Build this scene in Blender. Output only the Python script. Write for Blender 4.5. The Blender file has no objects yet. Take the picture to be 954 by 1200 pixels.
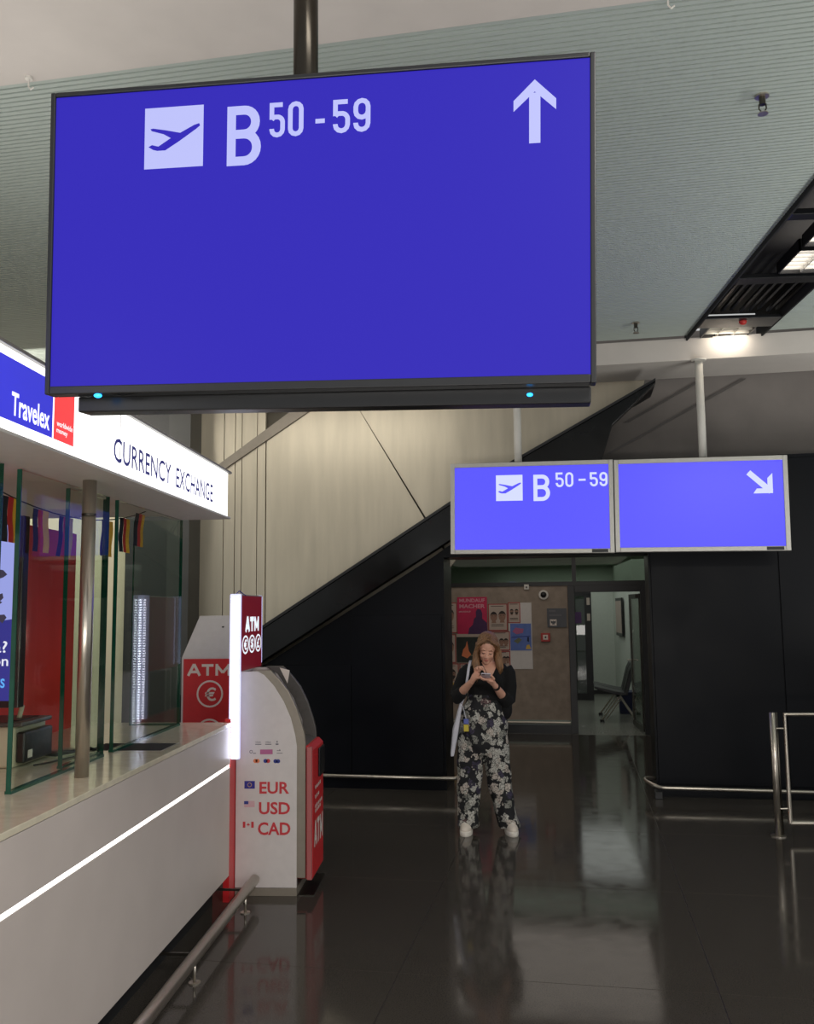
import bpy, bmesh, math, random
from mathutils import Vector, Matrix, Euler
random.seed(4)
C = bpy.context.scene.collection
S = bpy.context.scene
R = math.radians
HA = R(-7)                                  # the hall's cross direction is turned 7 degrees from the counter's
def H(u, k, z=0): return Vector((math.cos(HA) * u - math.sin(HA) * k, math.sin(HA) * u + math.cos(HA) * k, z))
# ------------------------------------------------------------------ camera, world, exposure
F = 1050.0                                  # focal length in pixels of the 954x1200 frame
cam = bpy.data.cameras.new('camera')
cam.sensor_fit = 'VERTICAL'; cam.sensor_height = 24.0; cam.lens = 24.0 * F / 1200.0
cam.clip_start = 0.05; cam.clip_end = 200
camo = bpy.data.objects.new('camera', cam); C.objects.link(camo)
CR = Matrix(((0.99787591, 0.01764247, 0.06270888), (0.06425052, -0.1077141, -0.99210359), (-0.01074853, 0.99402536, -0.10861885)))
camo.matrix_world = Matrix.Translation((0, 0, 1.8)) @ CR.to_4x4()
S.camera = camo
vs = S.view_settings
vs.view_transform = 'Standard'; vs.look = 'None'; vs.gamma = 1; vs.use_curve_mapping = False; vs.exposure = 0.0

def lin(c):
    return tuple(((v / 255) / 12.92 if v / 255 <= .04045 else ((v / 255 + .055) / 1.055) ** 2.4) for v in c)
W = bpy.data.worlds.new('hall_ambient'); S.world = W; W.use_nodes = True
W.node_tree.nodes['Background'].inputs[0].default_value = (.60, .61, .60, 1)
W.node_tree.nodes['Background'].inputs[1].default_value = 0.85

def area(name, loc, rot, sx, sy, power, col=(1, .96, .9), spread=None):
    l = bpy.data.lights.new(name, 'AREA'); l.shape = 'RECTANGLE'; l.size = sx; l.size_y = sy; l.energy = power; l.color = col
    if spread: l.spread = spread
    o = bpy.data.objects.new(name, l); C.objects.link(o); o.location = loc; o.rotation_euler = rot
    return o
# added fill lamps, out of view, for hall, ceiling and walls; plus the booth lamp
area('hall_fill', (3.2, -2.5, 5.5), (R(52), 0, R(28)), 4.0, 2.0, 380)  # added lamp high behind the camera, fills the counter front
area('ceiling_fill', (4.6, 4.6, 0.9), (R(180), R(14), 0), 1.2, 5.0, 220, (1, .99, .94))  # upward fill added out of view on the right, brightens the slats
area('ceiling_fill', (-.2, -1.6, 0.9), (R(180 - 22), 0, 0), 5.0, 1.0, 190, (1, .95, .9))  # upward fill added behind the camera for the near ceiling
area('booth_light', (-2.15, 4.3, 2.46), (0, 0, 0), 0.3, 2.0, 80, (1, .93, .80))
area('stair_wall_fill', H(-2.9, 7.6, 4.2), (R(62), 0, HA), 2.4, .3, 16, (1, .94, .84))  # added wash, hidden by the big sign, brightens the cladding
area('kiosk_ceiling_fill', (-2.4, 3.4, 2.75), (R(180), 0, 0), 1.0, 3.0, 26, (1, .95, .9))  # added above the canopy roof to lift the left part of the ceiling
area('cream_wall_fill', H(-6.5, 7.6, 4.2), (R(50), 0, HA), 3.0, .3, 60, (1, .94, .84))  # unseen lamp added to brighten the cream wall

# ------------------------------------------------------------------ materials
M = {}
def mat(name, c, rough=.5, metal=0, emit=None, es=1.0, var=0, scale=20, bump=0, coat=0, trans=0, spec=.5, stretch=(1, 1, 1)):
    m = bpy.data.materials.new(name); m.use_nodes = True; nt = m.node_tree; b = nt.nodes['Principled BSDF']
    col = lin(c)
    b.inputs['Base Color'].default_value = (*col, 1); b.inputs['Roughness'].default_value = rough; b.inputs['Metallic'].default_value = metal
    b.inputs['Specular IOR Level'].default_value = spec; b.inputs['Coat Weight'].default_value = coat
    if emit is not None:
        b.inputs['Emission Color'].default_value = (*lin(emit), 1); b.inputs['Emission Strength'].default_value = es
    tc = nt.nodes.new('ShaderNodeTexCoord'); mp = nt.nodes.new('ShaderNodeMapping'); mp.inputs['Scale'].default_value = stretch
    nt.links.new(tc.outputs['Object'], mp.inputs[0])
    nz = nt.nodes.new('ShaderNodeTexNoise'); nz.inputs['Scale'].default_value = scale; nz.inputs['Detail'].default_value = 6
    nt.links.new(mp.outputs[0], nz.inputs[0])
    if var:
        mx = nt.nodes.new('ShaderNodeMix'); mx.data_type = 'RGBA'
        mx.inputs[6].default_value = (*[v * (1 - var) for v in col], 1); mx.inputs[7].default_value = (*[min(1, v * (1 + var)) for v in col], 1)
        rp = nt.nodes.new('ShaderNodeMapRange'); rp.inputs[1].default_value = .3; rp.inputs[2].default_value = .7
        nt.links.new(nz.outputs[0], rp.inputs[0]); nt.links.new(rp.outputs[0], mx.inputs[0]); nt.links.new(mx.outputs[2], b.inputs['Base Color'])
    if bump:
        bp = nt.nodes.new('ShaderNodeBump'); bp.inputs['Strength'].default_value = bump; bp.inputs['Distance'].default_value = .01
        nt.links.new(nz.outputs[0], bp.inputs['Height']); nt.links.new(bp.outputs[0], b.inputs['Normal'])
    if trans: b.inputs['Transmission Weight'].default_value = trans
    M[name] = m; return m
def rough_noise(m, lo, hi, scale, stretch=(1, 1, 1)):
    nt = m.node_tree; b = nt.nodes['Principled BSDF']
    tc = nt.nodes.new('ShaderNodeTexCoord'); mp = nt.nodes.new('ShaderNodeMapping'); mp.inputs['Scale'].default_value = stretch
    nz = nt.nodes.new('ShaderNodeTexNoise'); nz.inputs['Scale'].default_value = scale; nz.inputs['Detail'].default_value = 5
    rp = nt.nodes.new('ShaderNodeMapRange'); rp.inputs[1].default_value = .3; rp.inputs[2].default_value = .7; rp.inputs[3].default_value = lo; rp.inputs[4].default_value = hi
    nt.links.new(tc.outputs['Object'], mp.inputs[0]); nt.links.new(mp.outputs[0], nz.inputs[0]); nt.links.new(nz.outputs[0], rp.inputs[0]); nt.links.new(rp.outputs[0], b.inputs['Roughness'])

rough_noise(mat('floor_stone', (66, 62, 57), .1, var=.3, scale=160, spec=.28), .06, .13, 8)
mat('joint', (96, 90, 82), .5, var=.2)
mat('floor_light', (120, 120, 112), .25, var=.15, scale=40)
rough_noise(mat('black_panel', (7, 9, 15), .4, var=.15, scale=3, spec=.14), .34, .46, 3)
rough_noise(mat('black_gloss', (9, 10, 11), .2, var=.2, scale=4, spec=.3), .14, .3, 4)
mat('slat', (168, 178, 172), .5, metal=.0, var=.06, scale=8, stretch=(1, 30, 1))
mat('void', (14, 14, 15), .9, var=.1)
mat('plaster_white', (196, 190, 184), .8, var=.05, scale=3, bump=.02)
mat('plaster_grey', (118, 112, 108), .8, var=.08, scale=4, bump=.03)
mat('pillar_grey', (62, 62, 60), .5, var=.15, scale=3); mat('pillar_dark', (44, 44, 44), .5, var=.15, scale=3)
mat('wall_cream', (206, 198, 170), .6, var=.04, scale=3)
mat('cladding', (196, 187, 168), .40, metal=.5, var=.10, scale=2.5, stretch=(3, 3, .35), bump=.02)
mat('cladding_dark', (70, 66, 58), .35, metal=.7, var=.2, scale=3, stretch=(3, 3, .3))
mat('concrete', (150, 137, 124), .85, var=.14, scale=9, bump=.05)
mat('frame_black', (20, 20, 22), .4, var=.15)
mat('plastic_black', (17, 18, 21), .32, var=.15, scale=30)
mat('bezel', (24, 25, 28), .35, var=.1)
mat('steel', (196, 188, 176), .28, metal=.9, var=.08, scale=6, stretch=(20, 20, 1))
mat('steel_dark', (90, 86, 80), .35, metal=1, var=.15, scale=10)
mat('pole_dark', (60, 56, 50), .25, metal=.9, var=.1)
mat('screen_near', (8, 8, 14), .4, emit=(50, 39, 184), es=1.0, spec=.12)
mat('screen_far', (8, 8, 14), .25, emit=(84, 80, 250), es=1.15, spec=.4)
mat('letter_near', (20, 20, 20), .5, emit=(186, 190, 248), es=1.0)
mat('letter_far', (20, 20, 20), .5, emit=(205, 212, 255), es=1.1)
mat('silver', (190, 188, 182), .4, metal=.6, var=.04)
mat('white_paint', (214, 211, 204), .45, var=.03)
mat('counter_white', (200, 190, 184), .38, var=.03, scale=4)
mat('worktop', (212, 204, 182), .16, var=.08, scale=18, coat=.3)
mat('lightbox', (240, 240, 240), .4, emit=(255, 255, 253), es=1.6)
mat('print_blue', (40, 45, 190), .4, emit=(58, 58, 205), es=.85)
mat('print_red', (225, 50, 50), .4, emit=(246, 74, 74), es=.85)
mat('print_white', (250, 250, 250), .4, emit=(250, 252, 255), es=1.0)
mat('print_navy', (30, 32, 90), .4, emit=(52, 56, 120), es=.6)
mat('trim_grey', (150, 148, 142), .4, metal=.4, var=.04)
mat('led', (255, 255, 255), .4, emit=(236, 240, 255), es=9.0)
mat('led_diffuser', (225, 228, 250), .3, emit=(196, 200, 255), es=1.0)
mat('led_line', (255, 255, 255), .4, emit=(255, 250, 244), es=3.0)
mat('led_blue', (40, 150, 255), .4, emit=(40, 160, 255), es=3.0)
mat('atm_white', (206, 200, 198), .42, var=.03)
mat('atm_bezel', (142, 134, 122), .4, metal=.3, var=.05)
mat('atm_dark', (84, 80, 77), .4, var=.12, scale=30)
mat('atm_red', (206, 38, 44), .35, var=.04)
mat('topper_red', (150, 26, 44), .35, emit=(120, 22, 38), es=.25)
mat('topper_letter', (230, 240, 245), .4, emit=(225, 240, 250), es=.9)
mat('edge_red', (168, 92, 92), .4)
mat('ink_white', (228, 216, 206), .5, var=.02)
mat('ink_red', (196, 52, 60), .5)
mat('ink_pink', (176, 96, 140), .5)
mat('ink_orange', (222, 128, 84), .5)
mat('ink_blue', (48, 58, 140), .5)
mat('ink_grey', (112, 110, 116), .5)
mat('flag_blue', (44, 42, 140), .5)
mat('red_wall', (214, 44, 30), .5, var=.08, scale=3)
mat('red_pale', (178, 92, 76), .5, var=.06, scale=3)
mat('tv_blue', (10, 10, 20), .2, emit=(42, 50, 132), es=1.0)
mat('tv_sky', (10, 10, 20), .2, emit=(150, 160, 225), es=1.0)
mat('tv_pink', (10, 10, 20), .2, emit=(150, 110, 118), es=.8)
mat('tv_tree', (10, 10, 20), .2, emit=(60, 62, 80), es=.8)
mat('tv_white', (10, 10, 20), .2, emit=(230, 232, 245), es=1.0)
mat('tv_cyan', (10, 10, 20), .2, emit=(90, 170, 240), es=1.0)
mat('cream_plastic', (196, 188, 162), .45, var=.04)
mat('flag_black', (24, 22, 22), .7, var=.1); mat('flag_red', (196, 40, 30), .7, var=.08); mat('flag_gold', (226, 170, 30), .7, var=.08)
mat('cord', (40, 36, 30), .8)
mat('paper', (188, 172, 160), .7, var=.04, scale=5); mat('paper_white', (205, 200, 196), .35, var=.03)
mat('paper_red', (170, 60, 62), .6); mat('paper_pink', (196, 34, 84), .5, var=.1, scale=6); mat('paper_violet', (72, 40, 84), .6, var=.1)
mat('paper_green', (38, 44, 40), .5, var=.3, scale=14); mat('paper_blue', (92, 118, 190), .5, var=.12, scale=12); mat('paper_yellow', (214, 178, 80), .6)
mat('paper_olive', (110, 116, 90), .6); mat('ink_pale', (214, 150, 164), .6); mat('face_tone', (150, 116, 98), .6, var=.12, scale=60); mat('face_hair', (52, 44, 42), .7)
mat('alarm_red', (176, 40, 34), .4); mat('plaque_grey', (66, 68, 74), .4)
mat('seat_leather', (26, 26, 28), .4, var=.15, scale=20, bump=.05)
mat('navy', (22, 28, 66), .6)
mat('room_ceiling', (176, 190, 172), .7, var=.25, scale=2)
mat('room_white', (206, 212, 202), .7, var=.03)
mat('lamp_glow', (255, 255, 255), .4, emit=(255, 246, 236), es=4.0)
mat('lamp_soft', (250, 240, 220), .4, emit=(216, 204, 186), es=1.0)
# person
mat('skin', (216, 164, 140), .5, var=.05, scale=14); mat('lip', (182, 104, 92), .45); mat('lash', (50, 36, 32), .6); mat('brow', (112, 78, 56), .7)
mat('hair', (126, 92, 62), .5, var=.5, scale=26, bump=.35, stretch=(6, 6, .5))
mat('sweater', (7, 7, 9), .95, var=.2, scale=60, bump=.15)
mat('shoe', (214, 204, 192), .55, var=.05); mat('sole', (226, 220, 210), .6); mat('phone_dark', (34, 34, 42), .3)
mat('phone_case', (206, 200, 214), .35); mat('tote', (196, 196, 206), .75, var=.06, scale=30); mat('strap_dark', (24, 22, 24), .5)
mat('tag_yellow', (200, 180, 60), .6); mat('tag_blue', (90, 100, 170), .6)
def floral():
    m = mat('floral', (20, 20, 24), .8); nt = m.node_tree; b = nt.nodes['Principled BSDF']; N = nt.nodes.new; L = nt.links.new
    tc = N('ShaderNodeTexCoord'); nz = N('ShaderNodeTexNoise'); nz.inputs['Scale'].default_value = 26; nz.inputs['Detail'].default_value = 2
    ad = N('ShaderNodeMix'); ad.data_type = 'RGBA'; ad.blend_type = 'LINEAR_LIGHT'; ad.inputs[0].default_value = .045
    L(tc.outputs['Object'], nz.inputs[0]); L(tc.outputs['Object'], ad.inputs[6]); L(nz.outputs[1], ad.inputs[7])
    v = N('ShaderNodeTexVoronoi'); v.inputs['Scale'].default_value = 17; L(ad.outputs[2], v.inputs[0])
    v2 = N('ShaderNodeTexVoronoi'); v2.inputs['Scale'].default_value = 50; v2.feature = 'DISTANCE_TO_EDGE'; L(ad.outputs[2], v2.inputs[0])
    # petals: big blotches cut by dark petal lines
    r1 = N('ShaderNodeValToRGB'); r1.color_ramp.interpolation = 'LINEAR'
    r1.color_ramp.elements[0].position = .54; r1.color_ramp.elements[0].color = (1, 1, 1, 1); r1.color_ramp.elements[1].position = .60; r1.color_ramp.elements[1].color = (0, 0, 0, 1)
    L(v.outputs['Distance'], r1.inputs[0])
    r2 = N('ShaderNodeValToRGB'); r2.color_ramp.elements[0].position = .03; r2.color_ramp.elements[0].color = (.15, .15, .15, 1); r2.color_ramp.elements[1].position = .10; r2.color_ramp.elements[1].color = (1, 1, 1, 1)
    L(v2.outputs['Distance'], r2.inputs[0])
    mu = N('ShaderNodeMath'); mu.operation = 'MULTIPLY'; L(r1.outputs[0], mu.inputs[0]); L(r2.outputs[0], mu.inputs[1])
    cr = N('ShaderNodeValToRGB'); cr.color_ramp.interpolation = 'CONSTANT'; e = cr.color_ramp.elements
    e[0].position = 0; e[0].color = (*lin((186, 184, 176)), 1); e[1].position = .45; e[1].color = (*lin((140, 140, 132)), 1)
    e.new(.66).color = (*lin((188, 178, 168)), 1); e.new(.80).color = (*lin((58, 52, 74)), 1); e.new(.9).color = (*lin((108, 84, 84)), 1)
    L(v.outputs['Color'], cr.inputs[0])
    mx = N('ShaderNodeMix'); mx.data_type = 'RGBA'; mx.inputs[6].default_value = (*lin((18, 18, 22)), 1)
    L(mu.outputs[0], mx.inputs[0]); L(cr.outputs[0], mx.inputs[7]); L(mx.outputs[2], b.inputs['Base Color'])
floral()
def glass(name, tint, ior=1.45, edge=False):
    m = bpy.data.materials.new(name); m.use_nodes = True; nt = m.node_tree; nt.nodes.clear(); N = nt.nodes.new; L = nt.links.new
    o = N('ShaderNodeOutputMaterial'); t = N('ShaderNodeBsdfTransparent'); g = N('ShaderNodeBsdfGlossy'); f = N('ShaderNodeFresnel'); x = N('ShaderNodeMixShader')
    t.inputs[0].default_value = (*tint, 1); g.inputs['Roughness'].default_value = .01
    ge = N('ShaderNodeNewGeometry'); mr = N('ShaderNodeMapRange'); mr.inputs[3].default_value = ior; mr.inputs[4].default_value = 1 / ior
    L(ge.outputs['Backfacing'], mr.inputs[0]); L(mr.outputs[0], f.inputs[0])   # both faces of the pane reflect alike
    L(f.outputs[0], x.inputs[0]); L(t.outputs[0], x.inputs[1]); L(g.outputs[0], x.inputs[2]); L(x.outputs[0], o.inputs[0]); M[name] = m
glass('glass', (.93, .97, .94), 1.15); glass('glass_dim', (.55, .60, .55)); glass('smoked', (.3, .33, .31))
mat('glass_edge', (18, 74, 56), .15, var=.2, scale=9)

# ------------------------------------------------------------------ mesh helpers
class MB:
    def __init__(s): s.v = []; s.f = []
    def box(s, x0, x1, y0, y1, z0, z1, T=None):
        p = [(x, y, z) for x in (x0, x1) for y in (y0, y1) for z in (z0, z1)]
        return s.add(p, [(0, 1, 3, 2), (4, 6, 7, 5), (0, 4, 5, 1), (2, 3, 7, 6), (0, 2, 6, 4), (1, 5, 7, 3)], T)
    def add(s, v, f, T=None):
        n = len(s.v); s.v += [tuple(T @ Vector(p)) if T else tuple(p) for p in v]; s.f += [tuple(i + n for i in q) for q in f]; return s
    def prism(s, poly, a0, a1, axis='y', T=None):      # poly in the two other axes
        def P(q, a): return {'y': (q[0], a, q[1]), 'x': (a, q[0], q[1]), 'z': (q[0], q[1], a)}[axis]
        n = len(poly); v = [P(q, a0) for q in poly] + [P(q, a1) for q in poly]
        f = [tuple(range(n)), tuple(range(2 * n - 1, n - 1, -1))] + [(i, n + i, n + (i + 1) % n, (i + 1) % n) for i in range(n)]
        return s.add(v, f, T)
    def loft(s, rings, T=None):
        n = len(rings[0]); v = [p for r in rings for p in r]; f = []
        for k in range(len(rings) - 1):
            for i in range(n): f.append((k * n + i, k * n + (i + 1) % n, (k + 1) * n + (i + 1) % n, (k + 1) * n + i))
        f.append(tuple(range(n - 1, -1, -1))); f.append(tuple(range((len(rings) - 1) * n, len(rings) * n)))
        return s.add(v, f, T)
    def tube(s, pts, r, n=12, T=None):
        pts = [Vector(p) for p in pts]; rs = r if isinstance(r, (list, tuple)) else [r] * len(pts); rings = []
        up = None
        for i, p in enumerate(pts):
            t = (pts[min(i + 1, len(pts) - 1)] - pts[max(i - 1, 0)]).normalized()
            if up is None: up = Vector((0, 0, 1)) if abs(t.z) < .9 else Vector((0, 1, 0))
            a = t.cross(up).normalized(); b = a.cross(t).normalized(); up = b
            rings.append([p + a * math.cos(w) * rs[i] + b * math.sin(w) * rs[i] for w in [2 * math.pi * k / n for k in range(n)]])
        return s.loft(rings, T)
    def cyl(s, x, y, z0, z1, r, n=20, r2=None, T=None):
        return s.tube([(x, y, z0), (x, y, z1)], [r, r if r2 is None else r2], n, T)
    def ell(s, c, rad, rot=None, n=16, m=10):
        T = Matrix.Translation(c) @ (Euler(rot).to_matrix().to_4x4() if rot else Matrix.Identity(4))
        rings = []
        for k in range(1, m):
            a = math.pi * k / m
            rings.append([(rad[0] * math.sin(a) * math.cos(w), rad[1] * math.sin(a) * math.sin(w), -rad[2] * math.cos(a)) for w in [2 * math.pi * j / n for j in range(n)]])
        v = [p for r in rings for p in r] + [(0, 0, -rad[2]), (0, 0, rad[2])]; f = []; q = len(rings)
        for k in range(q - 1):
            for i in range(n): f.append((k * n + i, k * n + (i + 1) % n, (k + 1) * n + (i + 1) % n, (k + 1) * n + i))
        for i in range(n): f.append((q * n, (i + 1) % n, i)); f.append((q * n + 1, (q - 1) * n + i, (q - 1) * n + (i + 1) % n))
        return s.add(v, f, T)
    def build(s, name, m, parent=None, bevel=0, smooth=False, seg=2, mats=None):
        me = bpy.data.meshes.new(name); me.from_pydata(s.v, [], s.f); me.validate()
        bm = bmesh.new(); bm.from_mesh(me); bmesh.ops.recalc_face_normals(bm, faces=bm.faces); bm.to_mesh(me); bm.free()
        me.materials.append(M[m] if isinstance(m, str) else m)
        o = bpy.data.objects.new(name, me); C.objects.link(o)
        if parent: o.parent = parent
        if smooth:
            for p in me.polygons: p.use_smooth = True
        if bevel:
            b = o.modifiers.new('bevel', 'BEVEL'); b.width = bevel; b.segments = seg; b.limit_method = 'ANGLE'
        return o
def box(name, m, x0, x1, y0, y1, z0, z1, parent=None, bevel=0):
    return MB().box(x0, x1, y0, y1, z0, z1).build(name, m, parent, bevel)
def tag(o, label=None, cat=None, group=None, kind=None):
    if label: o['label'] = label
    if cat: o['category'] = cat
    if group: o['group'] = group
    if kind: o['kind'] = kind
    return o
def empty(name, loc, rz=0, label=None, cat=None, group=None, kind=None):
    o = bpy.data.objects.new(name, None); C.objects.link(o); o.location = loc; o.rotation_euler = (0, 0, rz); o.empty_display_size = .1
    return tag(o, label, cat, group, kind)
def struct(o, hall=True):
    o['kind'] = 'structure'
    if hall: o.rotation_euler = (0, 0, HA)
    return o
_tc = {}
def text_geo(s, bold=0.0, res=3):
    key = (s, bold)
    if key not in _tc:
        cu = bpy.data.curves.new('t', 'FONT'); cu.body = s; cu.size = 1; cu.offset = bold; cu.resolution_u = res; cu.fill_mode = 'FRONT'
        o = bpy.data.objects.new('t', cu); C.objects.link(o); dg = bpy.context.evaluated_depsgraph_get()
        me = bpy.data.meshes.new_from_object(o.evaluated_get(dg)); C.objects.unlink(o); bpy.data.objects.remove(o)
        v = [tuple(p.co) for p in me.vertices]; f = [tuple(p.vertices) for p in me.polygons]
        x0 = min(p[0] for p in v); x1 = max(p[0] for p in v); y0 = min(p[1] for p in v); y1 = max(p[1] for p in v)
        _tc[key] = ([((p[0] - x0) / (x1 - x0), (p[1] - y0) / (y1 - y0)) for p in v], f)
    return _tc[key]
def fit(mb, s, a0, a1, z0, z1, y, bold=0.0, shear=0, face='y'):
    """text fitted to a rectangle; face 'y' looks to -Y, face 'x' looks to +X (a runs along +Y there)"""
    v, f = text_geo(s, bold)
    pts = []
    for p in v:
        a = a0 + (a1 - a0) * p[0]; z = z0 + (z1 - z0) * p[1] + shear * p[0]
        pts.append((a, y, z) if face == 'y' else (y, a, z))
    mb.add(pts, f); return mb
def ring2d(mb, c, r, w, y, n=28, face='y', ax=1.0):
    v = []; f = []
    for i in range(n):
        t = 2 * math.pi * i / n
        for q in (r, r - w):
            a, z = c[0] + q * ax * math.cos(t), c[1] + q * math.sin(t)
            v.append((a, y, z) if face == 'y' else (y, a, z))
    for i in range(n):
        j = (i + 1) % n; f.append((2 * i, 2 * j, 2 * j + 1, 2 * i + 1))
    mb.add(v, f); return mb
def poly(mb, pts, y, face='y'):
    mb.add([(a, y, z) if face == 'y' else (y, a, z) for a, z in pts], [tuple(range(len(pts)))]); return mb
def rect(mb, a0, a1, z0, z1, y, face='y'): return poly(mb, [(a0, z0), (a1, z0), (a1, z1), (a0, z1)], y, face)
def print_on(name, m, mb, parent): return mb.build(name, m, parent)

# ================================================================== SETTING
# floor slab and its big polished tiles
fl = struct(box('floor', 'joint', -9, 7, -3, 13.3, -.06, -.006))
PT = 1.53; us = [.6 + PT * i for i in range(-6, 5)]; ks = [7.66 + PT * i for i in range(-6, 4)]
us = [-9] + us + [7]
base = None
for a, b in zip(us[:-1], us[1:]):
    for c, d in zip(ks[:-1], ks[1:]):
        g = .0022
        o = box('floor_tile', 'floor_stone', a + g, b - g, c + g, min(d, 13.3) - g, -.02, 0, fl)
box('floor_tile', 'floor_stone', us[0], us[-1], ks[-1] + .003, 13.3, -.02, 0, fl)
struct(box('floor_room', 'floor_light', -4.6, 3.2, 13.3, 20.0, -.06, 0))
# slatted ceiling with black trough
cl = struct(box('ceiling', 'void', -8, 7, 3.72, 8.95, 4.66, 4.72))
sl = MB(); pitch = .037; kk = 3.74
def ucut(x, k): return (x - .1219 * k) / .9925
while kk < 8.74:
    a, b = ucut(2.18, kk), ucut(2.88, kk)
    for x0, x1 in ((-8, a), (b, 7)):
        sl.prism([(kk, 4.40), (kk + .025, 4.40), (kk + .028, 4.418), (kk - .003, 4.418)], x0, x1, 'x')
    kk += pitch
o = sl.build('ceiling_slat', 'slat', cl); o['kind'] = 'stuff'
# rows of seams where slats end butt to butt
box('ceiling_backing', 'void', -8, ucut(2.16, 6.2) - .3, 3.72, 8.8, 4.43, 4.44, cl)
struct(box('ceiling_soffit', 'plaster_white', -9, 7, .6, 3.72, 4.385, 4.5))
for u, k in ((-2.53, 3.68), (.458, 3.69)):
    t = empty('ceiling_hook', H(u, k, 4.385), HA, 'small white hook on the white ceiling edge ' + ('at the far left' if u < 0 else 'above the big screen\'s right side'), 'hook')
    MB().cyl(0, 0, -.012, 0, .018).build('hook_plate', 'white_paint', t)
    MB().tube([(0, 0, -.01), (0, 0, -.05), (.012, 0, -.066), (.026, 0, -.055)], .004, 8).build('hook_wire', 'white_paint', t)
# soffit beam at the end of the slats
struct(box('trim_1', 'plaster_white', -8, 7, 8.86, 9.5, 4.17, 4.38))
struct(box('trim_2', 'plaster_white', -8, 7, 8.80, 8.868, 4.168, 4.385))
# black lower wall with the opening
struct(MB().prism([(-4.2, 0), (-1.33, 0), (-1.33, 2.33), (-1.45, 2.33), (-3.2, 1.27), (-3.85, .93), (-4.2, .93)], 9.1, 9.655).build('wall_left', 'black_panel'))
wl = struct(MB().prism([(-1.45, 2.33), (.70, 2.33), (.70, 3.26), (.30, 3.26), (-.42, 2.95), (-1.20, 2.50)], 9.1, 9.61).build('wall_back', 'black_panel'))
wr = struct(box('wall_right', 'black_panel', .70, 7, 9.1, 9.61, 0, 3.26))
for i, (a, b) in enumerate(((.72, 1.9), (1.91, 3.1), (3.11, 4.3), (4.31, 5.5))):
    box('wall_panel', 'black_panel', a, b, 9.085, 9.1, .12, 3.22, wr, .003)
wl2 = bpy.data.objects['wall_left']
for a, b, zz in ((-4.19, -3.21, .92), (-3.2, -2.31, 1.24), (-2.3, -1.36, 1.75)):
    box('wall_panel', 'black_panel', a, b, 9.085, 9.1, .12, zz, wl2, .003)
# grey upper wall on the right, steel cladding on the left
struct(box('wall_upper', 'plaster_grey', -.098, 7, 9.62, 9.75, 2.36, 4.7))
wc = struct(MB().prism([(-9, 0), (-1.48, 0), (-1.48, 2.36), (-.1, 2.36), (-.1, 4.4), (-9, 4.4)], 9.66, 9.75).build('wall_cladding', 'cladding_dark'))
seams = [-4.36, -3.93, -3.795, -3.714, -3.53, -3.428]
for a, b in zip(seams[:-1], seams[1:]):
    MB().box(a + .004, b - .004, 9.60, 9.655, .9, 4.3).build('cladding_panel', 'cladding', wc, .002)
# panels right of the seams, split along the slanting joints
def cl_panel(pts): return MB().prism(pts, 9.60, 9.655).build('cladding_panel', 'cladding', wc, .003)
cl_panel([(-3.42, .94), (-1.50, 2.05), (-1.23, 2.38), (-1.37, 2.38), (-2.43, 4.17), (-2.79, 4.17), (-3.42, 3.82)])
cl_panel([(-1.34, 2.38), (-1.0, 2.6), (-.40, 3.33), (.74, 4.02), (.80, 4.3), (-2.40, 4.3), (-2.40, 4.15)])
# slanting cap strip of the stair side, upper left
MB().prism([(-4.05, 3.44), (-3.95, 3.40), (-2.9, 4.05), (-3.05, 4.11)], 9.575, 9.602).build('cladding_strip', 'atm_bezel', wc, .004)
MB().prism([(-1.62, 2.76), (-1.59, 2.76), (-2.37, 4.10), (-2.40, 4.10)], 9.585, 9.602).build('cladding_strip', 'cladding', wc)
# dark pillar behind the counter sign
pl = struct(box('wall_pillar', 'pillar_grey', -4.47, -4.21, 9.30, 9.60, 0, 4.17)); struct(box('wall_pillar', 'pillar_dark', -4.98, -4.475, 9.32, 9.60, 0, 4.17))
box('wall_far_left', 'wall_cream', -14, -4.99, 9.45, 9.6, 0, 4.4)['kind'] = 'structure'; bpy.data.objects['wall_far_left'].rotation_euler = (0, 0, HA)
# slanting black underside of the stair
st = empty('stair_stringer', H(-1.5, 9.1, 2.7), HA, 'long black glossy stair side sloping up behind the small blue screens', 'staircase')
def stp(u, z): return (u + 1.5, z - 2.7)
MB().prism([stp(-3.9, 1.2), stp(-.60, 3.25), stp(.83, 4.02), stp(.83, 4.0), stp(.40, 3.60), stp(.28, 3.24), stp(-.42, 2.93), stp(-1.20, 2.52), stp(-3.2, 1.30), stp(-3.75, .95)], -.14, -.02).build('stringer', 'black_gloss', st, .006)
MB().prism([stp(-3.9, 1.2), stp(-.60, 3.25), stp(.83, 4.02), stp(.83, 4.0), stp(-.60, 3.22), stp(-3.9, 1.16)], -.02, .47).build('soffit_board', 'black_panel', st)
MB().prism([stp(-3.9, 1.2), stp(-.60, 3.25), stp(.83, 4.02), stp(.83, 4.045), stp(-.61, 3.275), stp(-3.92, 1.22)], -.16, -.0).build('stringer_cap', 'frame_black', st)
# beyond the stair: two dark slanting seams on the grey wall
wu = bpy.data.objects['wall_upper']
for (a, b) in (((.35, 3.42), (1.75, 4.15)), ((.55, 3.75), (1.3, 4.15))):
    MB().prism([a, (a[0] + .05, a[1]), (b[0] + .05, b[1]), b], 9.605, 9.621).build('wall_joint', 'atm_dark', wu)
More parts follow.
